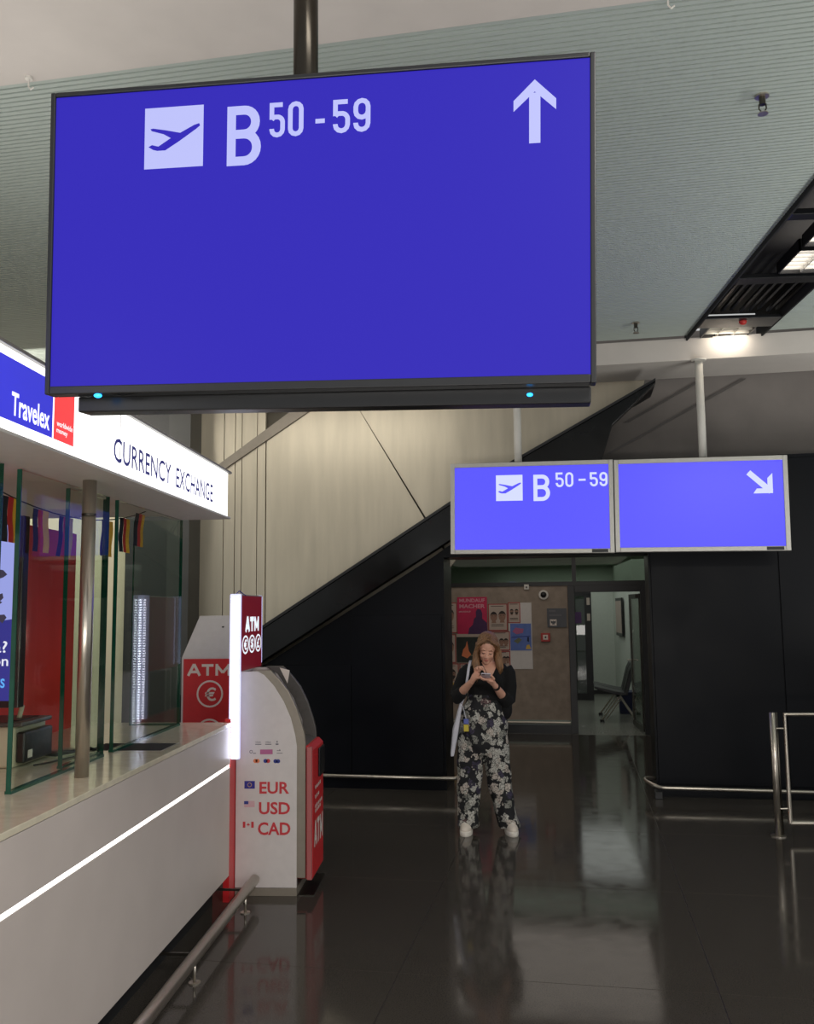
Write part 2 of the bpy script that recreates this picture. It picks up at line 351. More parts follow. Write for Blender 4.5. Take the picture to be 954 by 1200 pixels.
# lobby (recess) behind the opening
struct(box('wall_recess_left', 'concrete', -2.55, -2.4, 9.76, 13.4, 0, 2.66))
struct(box('wall_recess_right', 'plaster_grey', 1.02, 1.15, 9.76, 13.4, 0, 2.66))
struct(box('ceiling_recess', 'plaster_grey', -2.5, 1.15, 9.76, 13.3, 2.62, 2.7))
wf = struct(box('wall_far', 'concrete', -2.5, -.13, 13.4, 13.5, .19, 2.13))
struct(box('baseboard_far', 'frame_black', -2.5, -.13, 13.36, 13.5, 0, .125))
struct(MB().tube([(-2.4, 13.33, .16), (-.14, 13.33, .16)], .018).build('trim_rail', 'steel'))
struct(box('trim_3', 'frame_black', -2.5, 1.02, 13.38, 13.52, 2.13, 2.19))
tr = empty('transom_window', H(-.5, 13.45, 2.19), HA, None, None); tr['kind'] = 'structure'
for a, b in ((-1.98, .44), (.50, 1.52)):
    box('pane', 'glass_dim', a, b, -.01, .01, 0, .40, tr)
box('window_frame', 'frame_black', .44, .50, -.04, .04, 0, .40, tr); box('window_frame', 'frame_black', -2, 1.52, -.04, .04, .40, .45, tr)
# door frame and the room beyond
dr = empty('door_1', H(.43, 13.4, 0), HA); dr['kind'] = 'structure'
box('door_frame', 'frame_black', -.56, -.46, -.03, .12, 0, 2.13, dr, .004)
box('door_frame', 'frame_black', .475, .585, -.03, .12, 0, 2.13, dr, .004)
box('door_frame', 'frame_black', -.46, .475, -.03, .12, 2.03, 2.13, dr, .004)
T = Matrix.Translation((.475, .1, 0)) @ Matrix.Rotation(R(96), 4, 'Z')   # leaf swings into the room
lf = MB().box(0, .05, -.02, .02, .02, 2.0, T).box(.83, .9, -.02, .02, .02, 2.0, T).box(.05, .83, -.02, .02, .02, .10, T).box(.05, .83, -.02, .02, 1.93, 2.0, T).build('door_leaf', 'steel_dark', dr)
MB().box(.05, .83, -.008, .008, .10, 1.93, T).build('door_pane', 'glass_dim', lf)
MB().tube([T @ Vector(p) for p in ((.86, .02, 1.0), (.86, .075, 1.0), (.74, .075, 1.0))], .011).tube([T @ Vector(p) for p in ((.86, -.02, 1.0), (.86, -.075, 1.0), (.74, -.075, 1.0))], .011).build('door_handle', 'steel', lf)
MB().box(0, .35, .025, .07, 1.94, 1.99, T).build('door_closer', 'steel_dark', lf)
struct(box('wall_room_back', 'room_white', -4.6, 3.2, 19.6, 19.75, 0, 2.7))
struct(box('wall_room_left', 'room_white', -4.7, -4.55, 13.5, 19.6, 0, 2.7))
struct(box('wall_room_front', 'room_white', -4.6, -2.5, 13.42, 13.5, 0, 2.7)); struct(box('wall_room_side', 'room_white', 3.05, 3.2, 13.5, 19.6, 0, 2.7))
wrr = struct(MB().prism([(.76, 19.6), (.98, 16.4), (1.5, 16.4), (1.5, 19.6)], 0, 2.7, 'z').build('wall_room_right', 'room_white'))
struct(box('ceiling_room', 'room_ceiling', -4.6, 3.2, 13.3, 19.75, 2.7, 2.78))
struct(MB().box(-1.6, .17, 18.22, 18.3, 0, .13).box(.145, .28, 18.22, 18.3, 0, 2.08).box(-.22, -.12, 18.22, 18.3, 0, 2.08).box(-1.6, .28, 18.22, 18.3, 2.04, 2.2).build('window_1', 'frame_black'))
wi = bpy.data.objects['window_1']; box('pane', 'smoked', -.12, .145, 18.25, 18.27, .13, 2.04, wi)
for z in (1.93, 1.62):
    box('notice', 'paper', .19, .25, 18.205, 18.22, z - .07, z + .07, wi)
box('notice', 'paper_violet', -.08, .08, 18.235, 18.25, 1.5, 1.72, wi)
struct(box('baseboard_room', 'frame_black', .28, .77, 19.56, 19.6, 0, .08))
pf = empty('picture_frame', H(.83, 18.2, 1.62), HA, 'dark framed picture on the white wall of the far room', 'picture')
T = Matrix.Rotation(R(94), 4, 'Z')
MB().box(-.5, .5, -.0, .03, -.37, .37, T).build('frame', 'frame_black', pf); MB().box(-.44, .44, .028, .036, -.31, .31, T).build('print', 'paper', pf)
area('room_light', H(.3, 16.6, 2.66), (0, 0, HA), 4.0, 5.4, 40, (.95, 1, .95))
t = empty('ceiling_downlight', H(.55, 15.2, 2.70), HA, 'small lit downlight in the far room ceiling, seen through the glass over the door', 'ceiling light')
MB().tube([(0, 0, -.03), (0, 0, 0)], .11, 20).build('ring', 'silver', t); MB().tube([(0, 0, -.034), (0, 0, -.03)], .08, 20).build('lamp_disc', 'lamp_glow', t)
area('lobby_light', H(-.7, 11.5, 2.6), (0, 0, HA), 3.0, 3.2, 17, (1, .9, .8))

# ================================================================== CEILING FITTINGS
tg = empty('lighting_trough', (2.53, 5.6, 4.36), 0, 'long black lighting trough recessed in the slatted ceiling', 'light fitting')
box('side_plate', 'void', -.35, -.335, -4.2, 3.05, 0, .28, tg); box('side_plate', 'void', .335, .35, -4.2, 3.05, 0, .28, tg)
box('back_plate', 'void', -.335, .335, -4.2, 3.05, .27, .28, tg)
box('end_plate', 'plastic_black', -.335, .335, 2.35, 2.62, .0, .03, tg, .004); box('cross_bar', 'plastic_black', -.335, .335, 1.36, 1.50, .0, .04, tg, .004)
box('cross_bar', 'plastic_black', -.335, .335, .2, .3, .0, .04, tg, .004)
for i, x in enumerate((-.27, -.19, -.11, -.03, .05, .13, .21, .29)):
    box('conduit', 'steel_dark' if i in (0, 7) else 'plastic_black', x - .012, x + .012, 1.52, 2.34, .05 + .01 * (i % 3), .075 + .01 * (i % 3), tg)
MB().ell((.02, 2.44, -.005), (.035, .035, .03)).build('detector', 'alarm_red', tg)
def louvre(name, y0, y1, x0, x1, label, nx, ny, m='lamp_glow'):
    t = empty(name, (2.53 + (x0 + x1) / 2, 5.6 + (y0 + y1) / 2, 4.375), 0, label, 'ceiling light', 'louvred lamps in the black trough')
    w = (x1 - x0) / 2; d = (y1 - y0) / 2
    MB().box(-w, -w + .012, -d, d, 0, .09).box(w - .012, w, -d, d, 0, .09).box(-w, w, -d, -d + .012, 0, .09).box(-w, w, d - .012, d, 0, .09).build('lamp_frame', 'frame_black', t)
    box('diffuser', m, -w + .012, w - .012, -d + .012, d - .012, .05, .06, t)
    lv = MB()
    for i in range(1, nx): x = -w + 2 * w * i / nx; lv.box(x - .004, x + .004, -d + .012, d - .012, .005, .05)
    for i in range(1, ny): y = -d + 2 * d * i / ny; lv.box(-w + .012, w - .012, y - .003, y + .003, .005, .05)
    lv.build('louvre', 'silver', t)
    return t
louvre('louvre_lamp', .86, 1.33, -.05, .30, 'lit louvred lamp in the ceiling trough, nearest to the black cross bar', 2, 6)
louvre('louvre_lamp', .33, .80, -.05, .30, 'lit louvred lamp in the ceiling trough at the right picture edge, nearer the viewer', 2, 6)
louvre('louvre_lamp', 2.66, 2.98, -.22, .22, 'square louvred spotlight at the end of the trough above the white beam', 3, 3, 'lamp_soft')
area('trough_spot', (2.55, 8.42, 4.36), (R(50), 0, 0), .3, .03, 1.3, (1, .9, .76))
for u, k, lab in ((1.012, 4.6, 'bigger sprinkler head under the slats near the upper right corner'), (.61, 8.245, 'small sprinkler head near the far end of the slatted ceiling')):
    t = empty('sprinkler', H(u, k, 4.40), HA, lab, 'sprinkler', 'ceiling sprinklers')
    MB().cyl(0, 0, -.008, 0, .035).build('collar', 'steel', t); MB().cyl(0, 0, -.05, -.008, .016).build('pipe_stub', 'steel_dark', t)
    MB().tube([(-.016, 0, -.045), (-.018, 0, -.07), (-.003, 0, -.095)], .004, 6).tube([(.016, 0, -.045), (.018, 0, -.07), (.003, 0, -.095)], .004, 6).build('yoke', 'steel_dark', t)
    MB().cyl(0, 0, -.1, -.095, .026).build('deflector', 'steel', t)

# ================================================================== SIGNS
def stroke(mb, pts, w, y, closed=False):
    P = [Vector(p) for p in pts]; n = len(P); v = []; f = []
    for i in range(n):
        a = P[i] - P[i - 1] if (i or closed) else P[1] - P[0]; b = P[(i + 1) % n] - P[i] if (i < n - 1 or closed) else P[-1] - P[-2]
        a.normalize(); b.normalize(); na = Vector((-a.y, a.x)); nb = Vector((-b.y, b.x)); m_ = (na + nb).normalized(); l_ = w / 2 / max(.5, m_.dot(na))
        for s_ in (1, -1): q_ = P[i] + m_ * l_ * s_; v.append((q_.x, y, q_.y))
    for i in range(n if closed else n - 1): j = (i + 1) % n; f.append((2 * i, 2 * i + 1, 2 * j + 1, 2 * j))
    mb.add(v, f)
def arc(cx_, cz_, r, a0, a1, n=6, sx=1.0): return [(cx_ + sx * r * math.cos(math.radians(a0 + (a1 - a0) * i / n)), cz_ + r * math.sin(math.radians(a0 + (a1 - a0) * i / n))) for i in range(n + 1)]
def glyph(mb, ch, x0, x1, z0, z1, w, y):
    """condensed signage lettering drawn as even strokes"""
    h_ = w / 2; x0 += h_; x1 -= h_; z0 += h_; z1 -= h_; W_ = x1 - x0; Hh = z1 - z0; r = W_ * .5
    if ch == 'B':
        zm = z0 + Hh * .53; r = min(W_ * .45, (z1 - zm) * .48); rb_ = min(W_ * .5, (zm - z0) * .48)
        stroke(mb, [(x0, z0 - h_), (x0, z1 + h_)], w, y)
        stroke(mb, [(x0, z1)] + arc(x1 - r - W_ * .05, z1 - r, r, 90, 0) + arc(x1 - r - W_ * .05, zm + r, r, 0, -90) + [(x0, zm)], w, y)
        stroke(mb, [(x0, zm)] + arc(x1 - rb_, zm - rb_, rb_, 90, 0) + arc(x1 - rb_, z0 + rb_, rb_, 0, -90) + [(x0, z0)], w, y)
    elif ch == '5':
        zm = z0 + Hh * .60
        stroke(mb, [(x1, z1), (x0, z1), (x0, zm - Hh * .08)], w, y)
        stroke(mb, [(x0, zm - Hh * .08), (x0 + W_ * .2, zm)] + arc(x1 - r, zm - r, r, 80, 0) + arc(x1 - r, z0 + r, r, 0, -180) + [(x0, z0 + r + Hh * .03)], w, y)
    elif ch == '0':
        stroke(mb, arc(x1 - r, z1 - r, r, 0, 180) + arc(x0 + r, z0 + r, r, 180, 360), w, y, True)
    elif ch == '9':
        zm = z0 + Hh * .42
        stroke(mb, arc(x1 - r, z1 - r, r, 0, 180) + arc(x0 + r, zm + r, r, 180, 360), w, y, True)
        stroke(mb, [(x1, z1 - r)] + arc(x1 - r, z0 + r, r, 0, -180) + [(x0, z0 + r + Hh * .03)], w, y)
def atm_word(mb, a0, a1, z0, z1, w, plane, face='y'):
    """the word ATM in even strokes, each stroke laid a hair in front of the last"""
    q = MB(); L = a1 - a0; h_ = w / 2; A0, A1 = a0 + h_, a0 + L * .33 - h_; T0, T1 = a0 + L * .345, a0 + L * .615; M0, M1 = a0 + L * .66 + h_, a1 - h_
    am_ = (A0 + A1) / 2; tm = (T0 + T1) / 2; mm = (M0 + M1) / 2; zt = z0 + (z1 - z0) * .33
    paths = [[(A0, z0), (am_ , z1)], [(A1, z0), (am_, z1)], [(A0 + (am_ - A0) * .33, zt), (A1 - (A1 - am_) * .33, zt)], [(T0, z1 - h_), (T1, z1 - h_)], [(tm, z0), (tm, z1 - w)],
             [(M0, z0), (M0, z1)], [(M1, z0), (M1, z1)], [(M0, z1 - h_), (mm, z0 + (z1 - z0) * .25)], [(M1, z1 - h_), (mm, z0 + (z1 - z0) * .25)]]
    for i, p_ in enumerate(paths): stroke(q, p_, w, -.0002 * i)
    mb.add([(a, plane + y, z) if face == 'y' else (plane - y, a, z) for a, y, z in q.v], q.f); return mb
def number(mb, s_, x0, x1, z0, z1, w, y):
    g_ = (x1 - x0) * .09; n = len(s_); cw = (x1 - x0 - g_ * (n - 1)) / n
    for i, ch in enumerate(s_): glyph(mb, ch, x0 + i * (cw + g_), x0 + i * (cw + g_) + cw, z0, z1, w, y)
    return mb
PLANE = [(.055, .60), (.13, .685), (.30, .66), (.47, .60), (.56, .56)]
def plane_icon(mb, a0, a1, z0, z1, y):
    """take-off aeroplane pictogram as dark shapes inside a light square"""
    w = a1 - a0; h = z1 - z0
    def P(l): return [(a0 + w * a, z0 + h * b) for a, b in l]
    poly(mb, P([(.07, .36), (.13, .39), (.24, .36), (.44, .48), (.84, .675), (.93, .70), (.945, .66), (.88, .61), (.60, .43), (.36, .29), (.22, .29), (.15, .31)]), y)   # fuselage
    poly(mb, P([(.10, .655), (.15, .66), (.36, .62), (.62, .56), (.46, .48), (.33, .555), (.12, .62)]), y)   # wing
    poly(mb, P([(.44, .48), (.60, .43), (.36, .29), (.30, .30)]), y)
    return mb
bs = bpy.data.objects.new('display_sign', None); C.objects.link(bs)
tag(bs, 'large blue gate sign screen with black frame, hanging nearest on a dark pole', 'sign', 'blue gate signs')
bs.location = (-.3869, 2.2086, 2.7822); bs.rotation_mode = 'YXZ'; bs.rotation_euler = (.0656, .0268, -.0888)
w, h = .73, .415
MB().box(-w, -.716, -.0, .05, -h, h).box(.716, w, 0, .05, -h, h).box(-.716, .716, 0, .05, .402, h).box(-.716, .716, 0, .05, -h, -.393).build('bezel', 'bezel', bs, .003)
box('back_housing', 'plastic_black', -.715, .715, .03, .085, -.40, .40, bs, .01)
scr = box('screen', 'screen_near', -.716, .716, .006, .03, -.393, .402, bs)
q = MB(); rect(q, -.457, -.292, .187, .353, .0035); q.build('pictogram_square', 'letter_near', scr)
q = MB(); plane_icon(q, -.457, -.292, .187, .353, .0025); q.build('pictogram_plane', 'screen_near', scr)
for tx, bx_, bo in (('B', (-.226, -.133, .182, .342), .024), ('50', (-.110, -.018, .251, .344), .0125), ('59', (.061, .160, .251, .340), .0125)): number(MB(), tx, *bx_, bo, .0035).build('lettering', 'letter_near', scr)
rect(MB(), .014, .039, .281, .293, .0035).build('lettering', 'letter_near', scr)
q = MB(); poly(q, [(.566, .193), (.594, .193), (.594, .322), (.566, .322)], .0035); poly(q, [(.58, .356), (.633, .304), (.633, .276), (.58, .325)], .0036); poly(q, [(.58, .356), (.58, .325), (.527, .276), (.527, .304)], .0036); q.build('arrow', 'letter_near', scr)
box('mounting_rail', 'plastic_black', -.665, .72, .06, .13, -.455, -.412, bs, .004)
MB().box(-.60, .69, .03, .13, -.4119, -.404).build('rail_bracket', 'silver', bs)
MB().ell((-.578, .006, -.420), (.011, .009, .006)).build('indicator_lamp', 'led_blue', bs)
MB().tube([(-.55, .02, -.414), (-.51, .02, -.419), (-.46, .02, -.413)], .002, 6).build('cable', 'plastic_black', bs)
MB().ell((.567, .057, -.432), (.008, .004, .005)).build('indicator_lamp', 'led_blue', bs)
hp = empty('hanging_pole', (-.433, 2.42, 4.385), 0, 'dark metal pole holding the large blue screen from the white ceiling', 'pole')
MB().cyl(0, 0, -1.6, 0, .036, 24).build('tube', 'pole_dark', hp, smooth=True); MB().cyl(0, 0, -.02, 0, .09, 24).build('ceiling_plate', 'pole_dark', hp)
box('clamp', 'plastic_black', -.09, .09, -.06, -.02, -1.75, -1.45, hp, .004); MB().box(-.035, .035, -.03, .036, -1.62, -1.5).build('clamp_block', 'plastic_black', hp)

KF = 8.6; s = KF / 8.0
def sz(z): return 1.8 + (z - 1.8) * s
def small_sign(u0, u1, ztl, ztr, zbl, zbr, label):
    uc = (u0 + u1) / 2 * s; zc = sz((ztl + ztr + zbl + zbr) / 4); t = bpy.data.objects.new('display_sign', None); C.objects.link(t)
    tag(t, label, 'sign', 'blue gate signs')
    t.location = H(uc, KF, zc); t.rotation_mode = 'YXZ'
    t.rotation_euler = (0, -math.atan2((ztr - ztl + zbr - zbl) / 2, u1 - u0), HA)
    w = (u1 - u0) / 2 * s; h = (ztl + ztr - zbl - zbr) / 4 * s
    b = .043
    MB().box(-w, -w + b, 0, .09, -h, h).box(w - b, w, 0, .09, -h, h).box(-w + b, w - b, 0, .09, h - b, h).box(-w + b, w - b, 0, .09, -h, -h + b).build('bezel', 'silver', t, .004)
    box('back_housing', 'plastic_black', -w + .02, w - .02, .06, .16, -h + .02, h - .02, t)
    sc = box('screen', 'screen_far', -w + b, w - b, .012, .06, -h + b, h - b, t)
    q = MB(); rect(q, w - .21, w - .06, -h + .006, -h + b - .006, -.001); q.build('maker_plate', 'plastic_black', t)
    return t, sc, uc, zc, w, h
t1, sc1, uc, zc, w, h = small_sign(-1.099, .345, 3.123, 3.095, 2.29, 2.28, 'smaller blue gate screen over the opening, left of the pair, reading B 50 - 59')
def tu(u): return u * s - uc
def tz(z): return sz(z) - zc
Y = .0095
q = MB(); rect(q, tu(-.686), tu(-.448), tz(2.760), tz(2.993), Y); q.build('pictogram_square', 'letter_far', sc1)
q = MB(); plane_icon(q, tu(-.686), tu(-.448), tz(2.760), tz(2.993), Y - .001); q.build('pictogram_plane', 'screen_far', sc1)
for tx, bx_, bo in (('B', (-.352, -.206, 2.753, 2.990), .038), ('50', (-.155, .000, 2.873, 3.005), .020), ('59', (.143, .296, 2.873, 3.0), .020)): number(MB(), tx, tu(bx_[0]), tu(bx_[1]), tz(bx_[2]), tz(bx_[3]), bo, Y).build('lettering', 'letter_far', sc1)
rect(MB(), tu(.045), tu(.107), tz(2.926), tz(2.944), Y).build('lettering', 'letter_far', sc1)
t2, sc2, uc, zc, w, h = small_sign(.352, 1.794, 3.095, 3.077, 2.28, 2.263, 'smaller blue gate screen with a slanting arrow, right of the pair')
q = MB()
p0, p1 = Vector((tu(1.475), tz(2.945))), Vector((tu(1.655), tz(2.775))); d = (p1 - p0).normalized(); nrm = Vector((-d.y, d.x)); wd = .026
poly(q, [tuple(p0 + nrm * wd), tuple(p0 - nrm * wd), tuple(p1 - nrm * wd), tuple(p1 + nrm * wd)], Y)
tip = p1 + d * .02
for a, e in ((Vector((-.165, .0)), Vector((0, -.05))), (Vector((0, .165)), Vector((.0, 0)))):
    pass
poly(q, [tuple(tip), (tip.x - .17, tip.y + .0), (tip.x - .14, tip.y + .045), (tip.x - .045, tip.y + .045)], Y - .0005)
poly(q, [tuple(tip), (tip.x - .045, tip.y + .045), (tip.x - .045, tip.y + .14), (tip.x, tip.y + .185)], Y - .0005)
q.build('arrow', 'letter_far', sc2)
for u, zt, lab in ((-.49, 3.14, 'white pole from the beam down to the left small screen'), (1.14, 3.10, 'white pole from the beam down to the right small screen')):
    t = empty('hanging_pole', H(u * s + (.0), KF + .215, 4.17), HA, lab, 'pole')
    MB().cyl(0, 0, -(4.17 - sz(zt)) - .25, 0, .038, 20).build('tube', 'white_paint', t, smooth=True); MB().cyl(0, 0, -.012, 0, .07, 20).build('ceiling_plate', 'white_paint', t)
    box('clamp', 'plastic_black', -.05, .05, -.055, -.036, -(4.17 - sz(zt)) - .25, -(4.17 - sz(zt)) - .04, t)

# ================================================================== EXCHANGE COUNTER
ct = empty('exchange_counter', (-1.95, 4.0, 0), 0, 'long white exchange counter with a thin glowing light line along its front', 'counter')
def cx(x): return x + 1.95
def cy(y): return y - 4.0
box('toe_kick', 'void', cx(-2.4), cx(-1.60), cy(1.0), cy(5.71), 0, .16, ct)
box('lower_front', 'counter_white', cx(-1.53), cx(-1.502), cy(1.0), cy(5.73), .16, .822, ct, .002)
box('light_line', 'led_line', cx(-1.53), cx(-1.506), cy(1.0), cy(5.725), .822, .842, ct)
box('upper_front', 'counter_white', cx(-1.53), cx(-1.502), cy(1.0), cy(5.73), .842, 1.072, ct, .002)
box('carcass', 'counter_white', cx(-2.46), cx(-1.532), cy(1.0), cy(5.70), .16, 1.07, ct)
wt = box('worktop', 'worktop', cx(-2.46), cx(-1.498), cy(1.0), cy(5.74), 1.075, 1.1, ct, .002)
box('end_panel', 'counter_white', cx(-2.46), cx(-1.531), cy(5.701), cy(5.73), .16, 1.072, ct)
# cash tray let into the worktop
tr_ = MB().box(cx(-1.95), cx(-1.56), cy(4.58), cy(4.84), 1.0985, 1.1003).build('tray_recess', 'void', wt)
MB().box(cx(-1.96), cx(-1.55), cy(4.57), cy(4.58), 1.0985, 1.1005).box(cx(-1.96), cx(-1.55), cy(4.84), cy(4.85), 1.0985, 1.1005).box(cx(-1.56), cx(-1.55), cy(4.58), cy(4.84), 1.0985, 1.1005).build('tray_rim', 'steel', wt)
# canopy
cn = empty('counter_canopy', (-1.95, 4.0, 2.39), 0, 'white lightbox canopy above the counter with exchange lettering', 'canopy')
fb = box('lightbox', 'lightbox', cx(-1.56), cx(-1.502), cy(1.0), cy(5.60), .015, .292, cn)
box('canopy_body', 'white_paint', cx(-3.1), cx(-1.565), cy(1.0), cy(5.58), .02, .29, cn)
box('bottom_plate', 'white_paint', cx(-1.86), cx(-1.49), cy(1.0), cy(5.635), 0, .012, cn, .002)
box('top_lip', 'trim_grey', cx(-3.1), cx(-1.485), cy(1.0), cy(5.635), .293, .306, cn, .002)
q = MB(); rect(q, cy(1.6), cy(3.145), .05, .262, cx(-1.4995), 'x'); q.build('blue_field', 'print_blue', fb)
q = MB(); rect(q, cy(3.155), cy(3.325), .05, .262, cx(-1.4995), 'x'); q.build('red_field', 'print_red', fb)
for tx, bx_, bo in (('Travelex', (2.845, 3.12, .072, .152), .018), ('worldwide', (3.178, 3.312, .104, .125), .008), ('money', (3.178, 3.27, .073, .092), .008)): fit(MB(), tx, cy(bx_[0]), cy(bx_[1]), bx_[2], bx_[3], cx(-1.4985), bo, 0, 'x').build('lettering', 'print_white', fb)
q = MB(); fit(q, 'CURRENCY', cy(3.72), cy(4.48), .062, .168, cx(-1.4985), .009, 0, 'x'); q.build('lettering', 'print_navy', fb)
fit(MB(), 'EXCHANGE', cy(4.56), cy(5.25), .062, .168, cx(-1.4985), .009, 0, 'x').build('lettering', 'print_navy', fb)
box('panel_joint', 'trim_grey', cx(-1.502), cx(-1.5012), cy(3.795), cy(3.80), .015, .292, fb)
bc = MB().box(cx(-3.1), cx(-1.87), cy(1.0), cy(5.55), .09, .10).build('booth_ceiling', 'void', cn)
q = MB()
for i in range(56):
    y = 1.05 + i * .08; q.box(cx(-3.1), cx(-1.87), cy(y), cy(y + .05), .078, .092)
o = q.build('booth_ceiling_slat', 'atm_dark', cn); o['kind'] = 'stuff'
# post and panes
po = empty('counter_post', (-1.66, 3.86, 1.1), 0, 'round stainless steel post standing on the counter in front of the glass', 'post')
MB().cyl(0, 0, 0, 1.288, .03, 28).build('tube', 'steel', po, smooth=True); MB().cyl(0, 0, 1.13, 1.14, .0315, 28).build('collar', 'steel_dark', po)
def pane(x, y0, y1, label, t=.019, z1=2.385):
    g = empty('glass_screen', (x, (y0 + y1) / 2, 1.1), 0, label, 'glass screen', 'glass screens on the counter')
    d = (y1 - y0) / 2
    box('pane', 'glass', -t / 2 + .001, t / 2 - .001, -d + .006, d - .003, .012, z1 - 1.1, g)
    box('pane_edge', 'glass_edge', -t / 2, t / 2, -d, -d + .006, .012, z1 - 1.1, g)
    box('pane_edge', 'glass_edge', -t / 2, t / 2, d - .003, d, .012, z1 - 1.1, g)
    box('base_channel', 'glass_edge', -t / 2 - .004, t / 2 + .004, -d, d, 0, .012, g)
    return g
pane(-1.795, 1.6, 3.35, 'clear glass screen on the counter at the left picture edge, nearest the viewer')
pane(-1.795, 3.49, 4.40, 'clear glass screen with dark green edge behind the steel post, left of it')
pane(-1.85, 4.06, 4.50, 'narrow clear glass screen overlapping behind the steel post')
pane(-1.80, 4.53, 5.60, 'clear glass screen at the far end of the counter, right of the steel post')
e = empty('glass_screen', (-1.96, 5.60, 1.1), 0, 'short clear glass screen across the far end of the counter', 'glass screen', 'glass screens on the counter')
box('pane', 'glass', -.145, .145, -.005, .005, .012, 1.285, e); box('pane_edge', 'glass_edge', -.150, -.145, -.006, .006, .012, 1.285, e); box('base_channel', 'glass_edge', -.15, .15, -.009, .009, 0, .012, e)
# red booth wall behind the counter
rw = empty('booth_partition', (-2.48, 4.3, 1.1), 0, 'red partition panel standing behind the counter, right of the television', 'partition')
box('panel', 'red_wall', -.03, .03, -1.6, 1.22, 0, 1.2, rw)
for y in (-.9, .05): box('panel_joint', 'paper_red', .0301, .0315, y, y + .004, 0, 1.2, rw)
# television
tv = empty('television', (-2.14, 3.8, 1.40), R(-2), 'wall television with blue picture behind the counter glass, cut by the left picture edge', 'television')
box('casing', 'plastic_black', -.28, .22, 0, .05, 0, .83, tv, .004); sc = box('screen', 'tv_blue', -.27, .19, -.002, .01, .03, .79, tv)
q = MB(); poly(q, [(-.27, .79), (.19, .79), (.19, .38), (.05, .36), (-.27, .42)], -.003); q.build('picture_sky', 'tv_sky', sc)
q = MB(); poly(q, [(-.27, .79), (.095, .79), (.115, .60), (.06, .50), (-.27, .47)], -.004); q.build('picture_blossom', 'tv_pink', sc)
q = MB()
for i in range(26):
    a = random.uniform(-.2, .15); z = random.uniform(.34, .62); r = random.uniform(.012, .03)
    poly(q, [(a + r * math.cos(t) * random.uniform(.5, 1.2), z + r * math.sin(t) * random.uniform(.4, 1.1)) for t in [k * 1.047 for k in range(6)]], -.0045 - i * .00004)
q.build('picture_leaves', 'tv_tree', sc)
fit(MB(), 'ca?', .065, .165, .235, .285, -.005, .01).build('lettering', 'tv_white', sc); fit(MB(), 'rs', .03, .075, .178, .208, -.005, .01).build('lettering', 'tv_white', sc); fit(MB(), 'on', .10, .172, .178, .208, -.005, .01).build('lettering', 'tv_white', sc)
q = MB(); fit(q, 'ers', .085, .160, .085, .125, -.005, .01); q.build('lettering', 'tv_cyan', sc)
MB().box(-.34, -.06, .05, .09, .30, .50).box(-.345, -.30, .05, .20, .35, .45).build('bracket', 'steel_dark', tv)
# printer, card terminal, cable
pr_ = empty('printer', (-2.13, 4.22, 1.1), 0, 'cream and black desktop printer on the counter behind the glass', 'printer')
box('body', 'cream_plastic', -.22, .06, -.16, .16, 0, .185, pr_, .012); box('front_cover', 'plastic_black', .06, .105, -.14, .14, .02, .16, pr_, .01)
box('top_cover', 'atm_dark', -.20, .095, -.15, .15, .185, .205, pr_, .006); box('paper_slot', 'frame_black', .0, .05, -.1, .1, .205, .21, pr_)
box('front_label', 'ink_white', .105, .107, -.11, -.07, .04, .075, pr_); MB().tube([(0, 0, .2), (-.01, .05, .26)], .012, 8).build('paper_guide', 'cream_plastic', pr_)
cd = empty('card_reader', (-2.02, 4.46, 1.1), R(-20), 'small black card reader lying on the counter beside the printer', 'card reader')
box('body', 'plastic_black', -.045, .045, -.09, .09, 0, .022, cd, .008); box('base_plate', 'cream_plastic', -.06, .06, -.1, .1, 0, .006, cd, .002); box('keypad', 'atm_dark', -.03, .03, -.07, .01, .022, .025, cd)
cb = MB().tube([(-2.0, 4.12, 1.106), (-1.96, 4.2, 1.105), (-1.93, 4.34, 1.105), (-1.90, 4.42, 1.105), (-1.895, 4.5, 1.13), (-1.90, 4.58, 1.106), (-1.98, 4.62, 1.106)], .004, 8).build('power_cable', 'cord')
tag(cb, 'thin dark cable curling over the counter beside the card reader', 'cable')
# bunting of small flags
bn = empty('flag_bunting', (-1.885, 4.1, 2.36), 0, 'string of small black, red and gold flags hung inside the booth glass', 'bunting')
def sag(y): return -.10 + .155 * ((y - 4.1) / 1.15) ** 2 if True else 0
MB().tube([(0, y - 4.1, sag(y)) for y in [2.9 + .1 * i for i in range(25)]], .003, 6).build('cord', 'cord', bn)
for i, y in enumerate((3.05, 3.32, 3.60, 3.87, 4.13, 4.38, 4.62, 4.86, 5.10)):
    g = random.uniform(-.012, .012); hgt = .19
    for j, (nm, mm) in enumerate((('flag', 'flag_black'), ('flag_band', 'flag_red'), ('flag_band', 'flag_gold'))):
        a0 = y - 4.1 - .075 + j * .05; q = MB()
        v = []; fct = []
        n = 6
        for r_ in range(n + 1):
            zz = sag(y) - .004 - hgt * r_ / n; wv = .003 * math.sin(r_ * 1.1 + i) + g * r_ / n
            for a in (a0, a0 + .05): v.append((wv + .002 * math.sin((a + i) * 40), a - .004 * r_ * (.3 if j else .5), zz))
        for r_ in range(n): fct.append((2 * r_, 2 * r_ + 1, 2 * r_ + 3, 2 * r_ + 2))
        q.add(v, fct)
        if j == 0: base = q.build('flag', mm, bn)
        else: q.build('flag_band', mm, base)

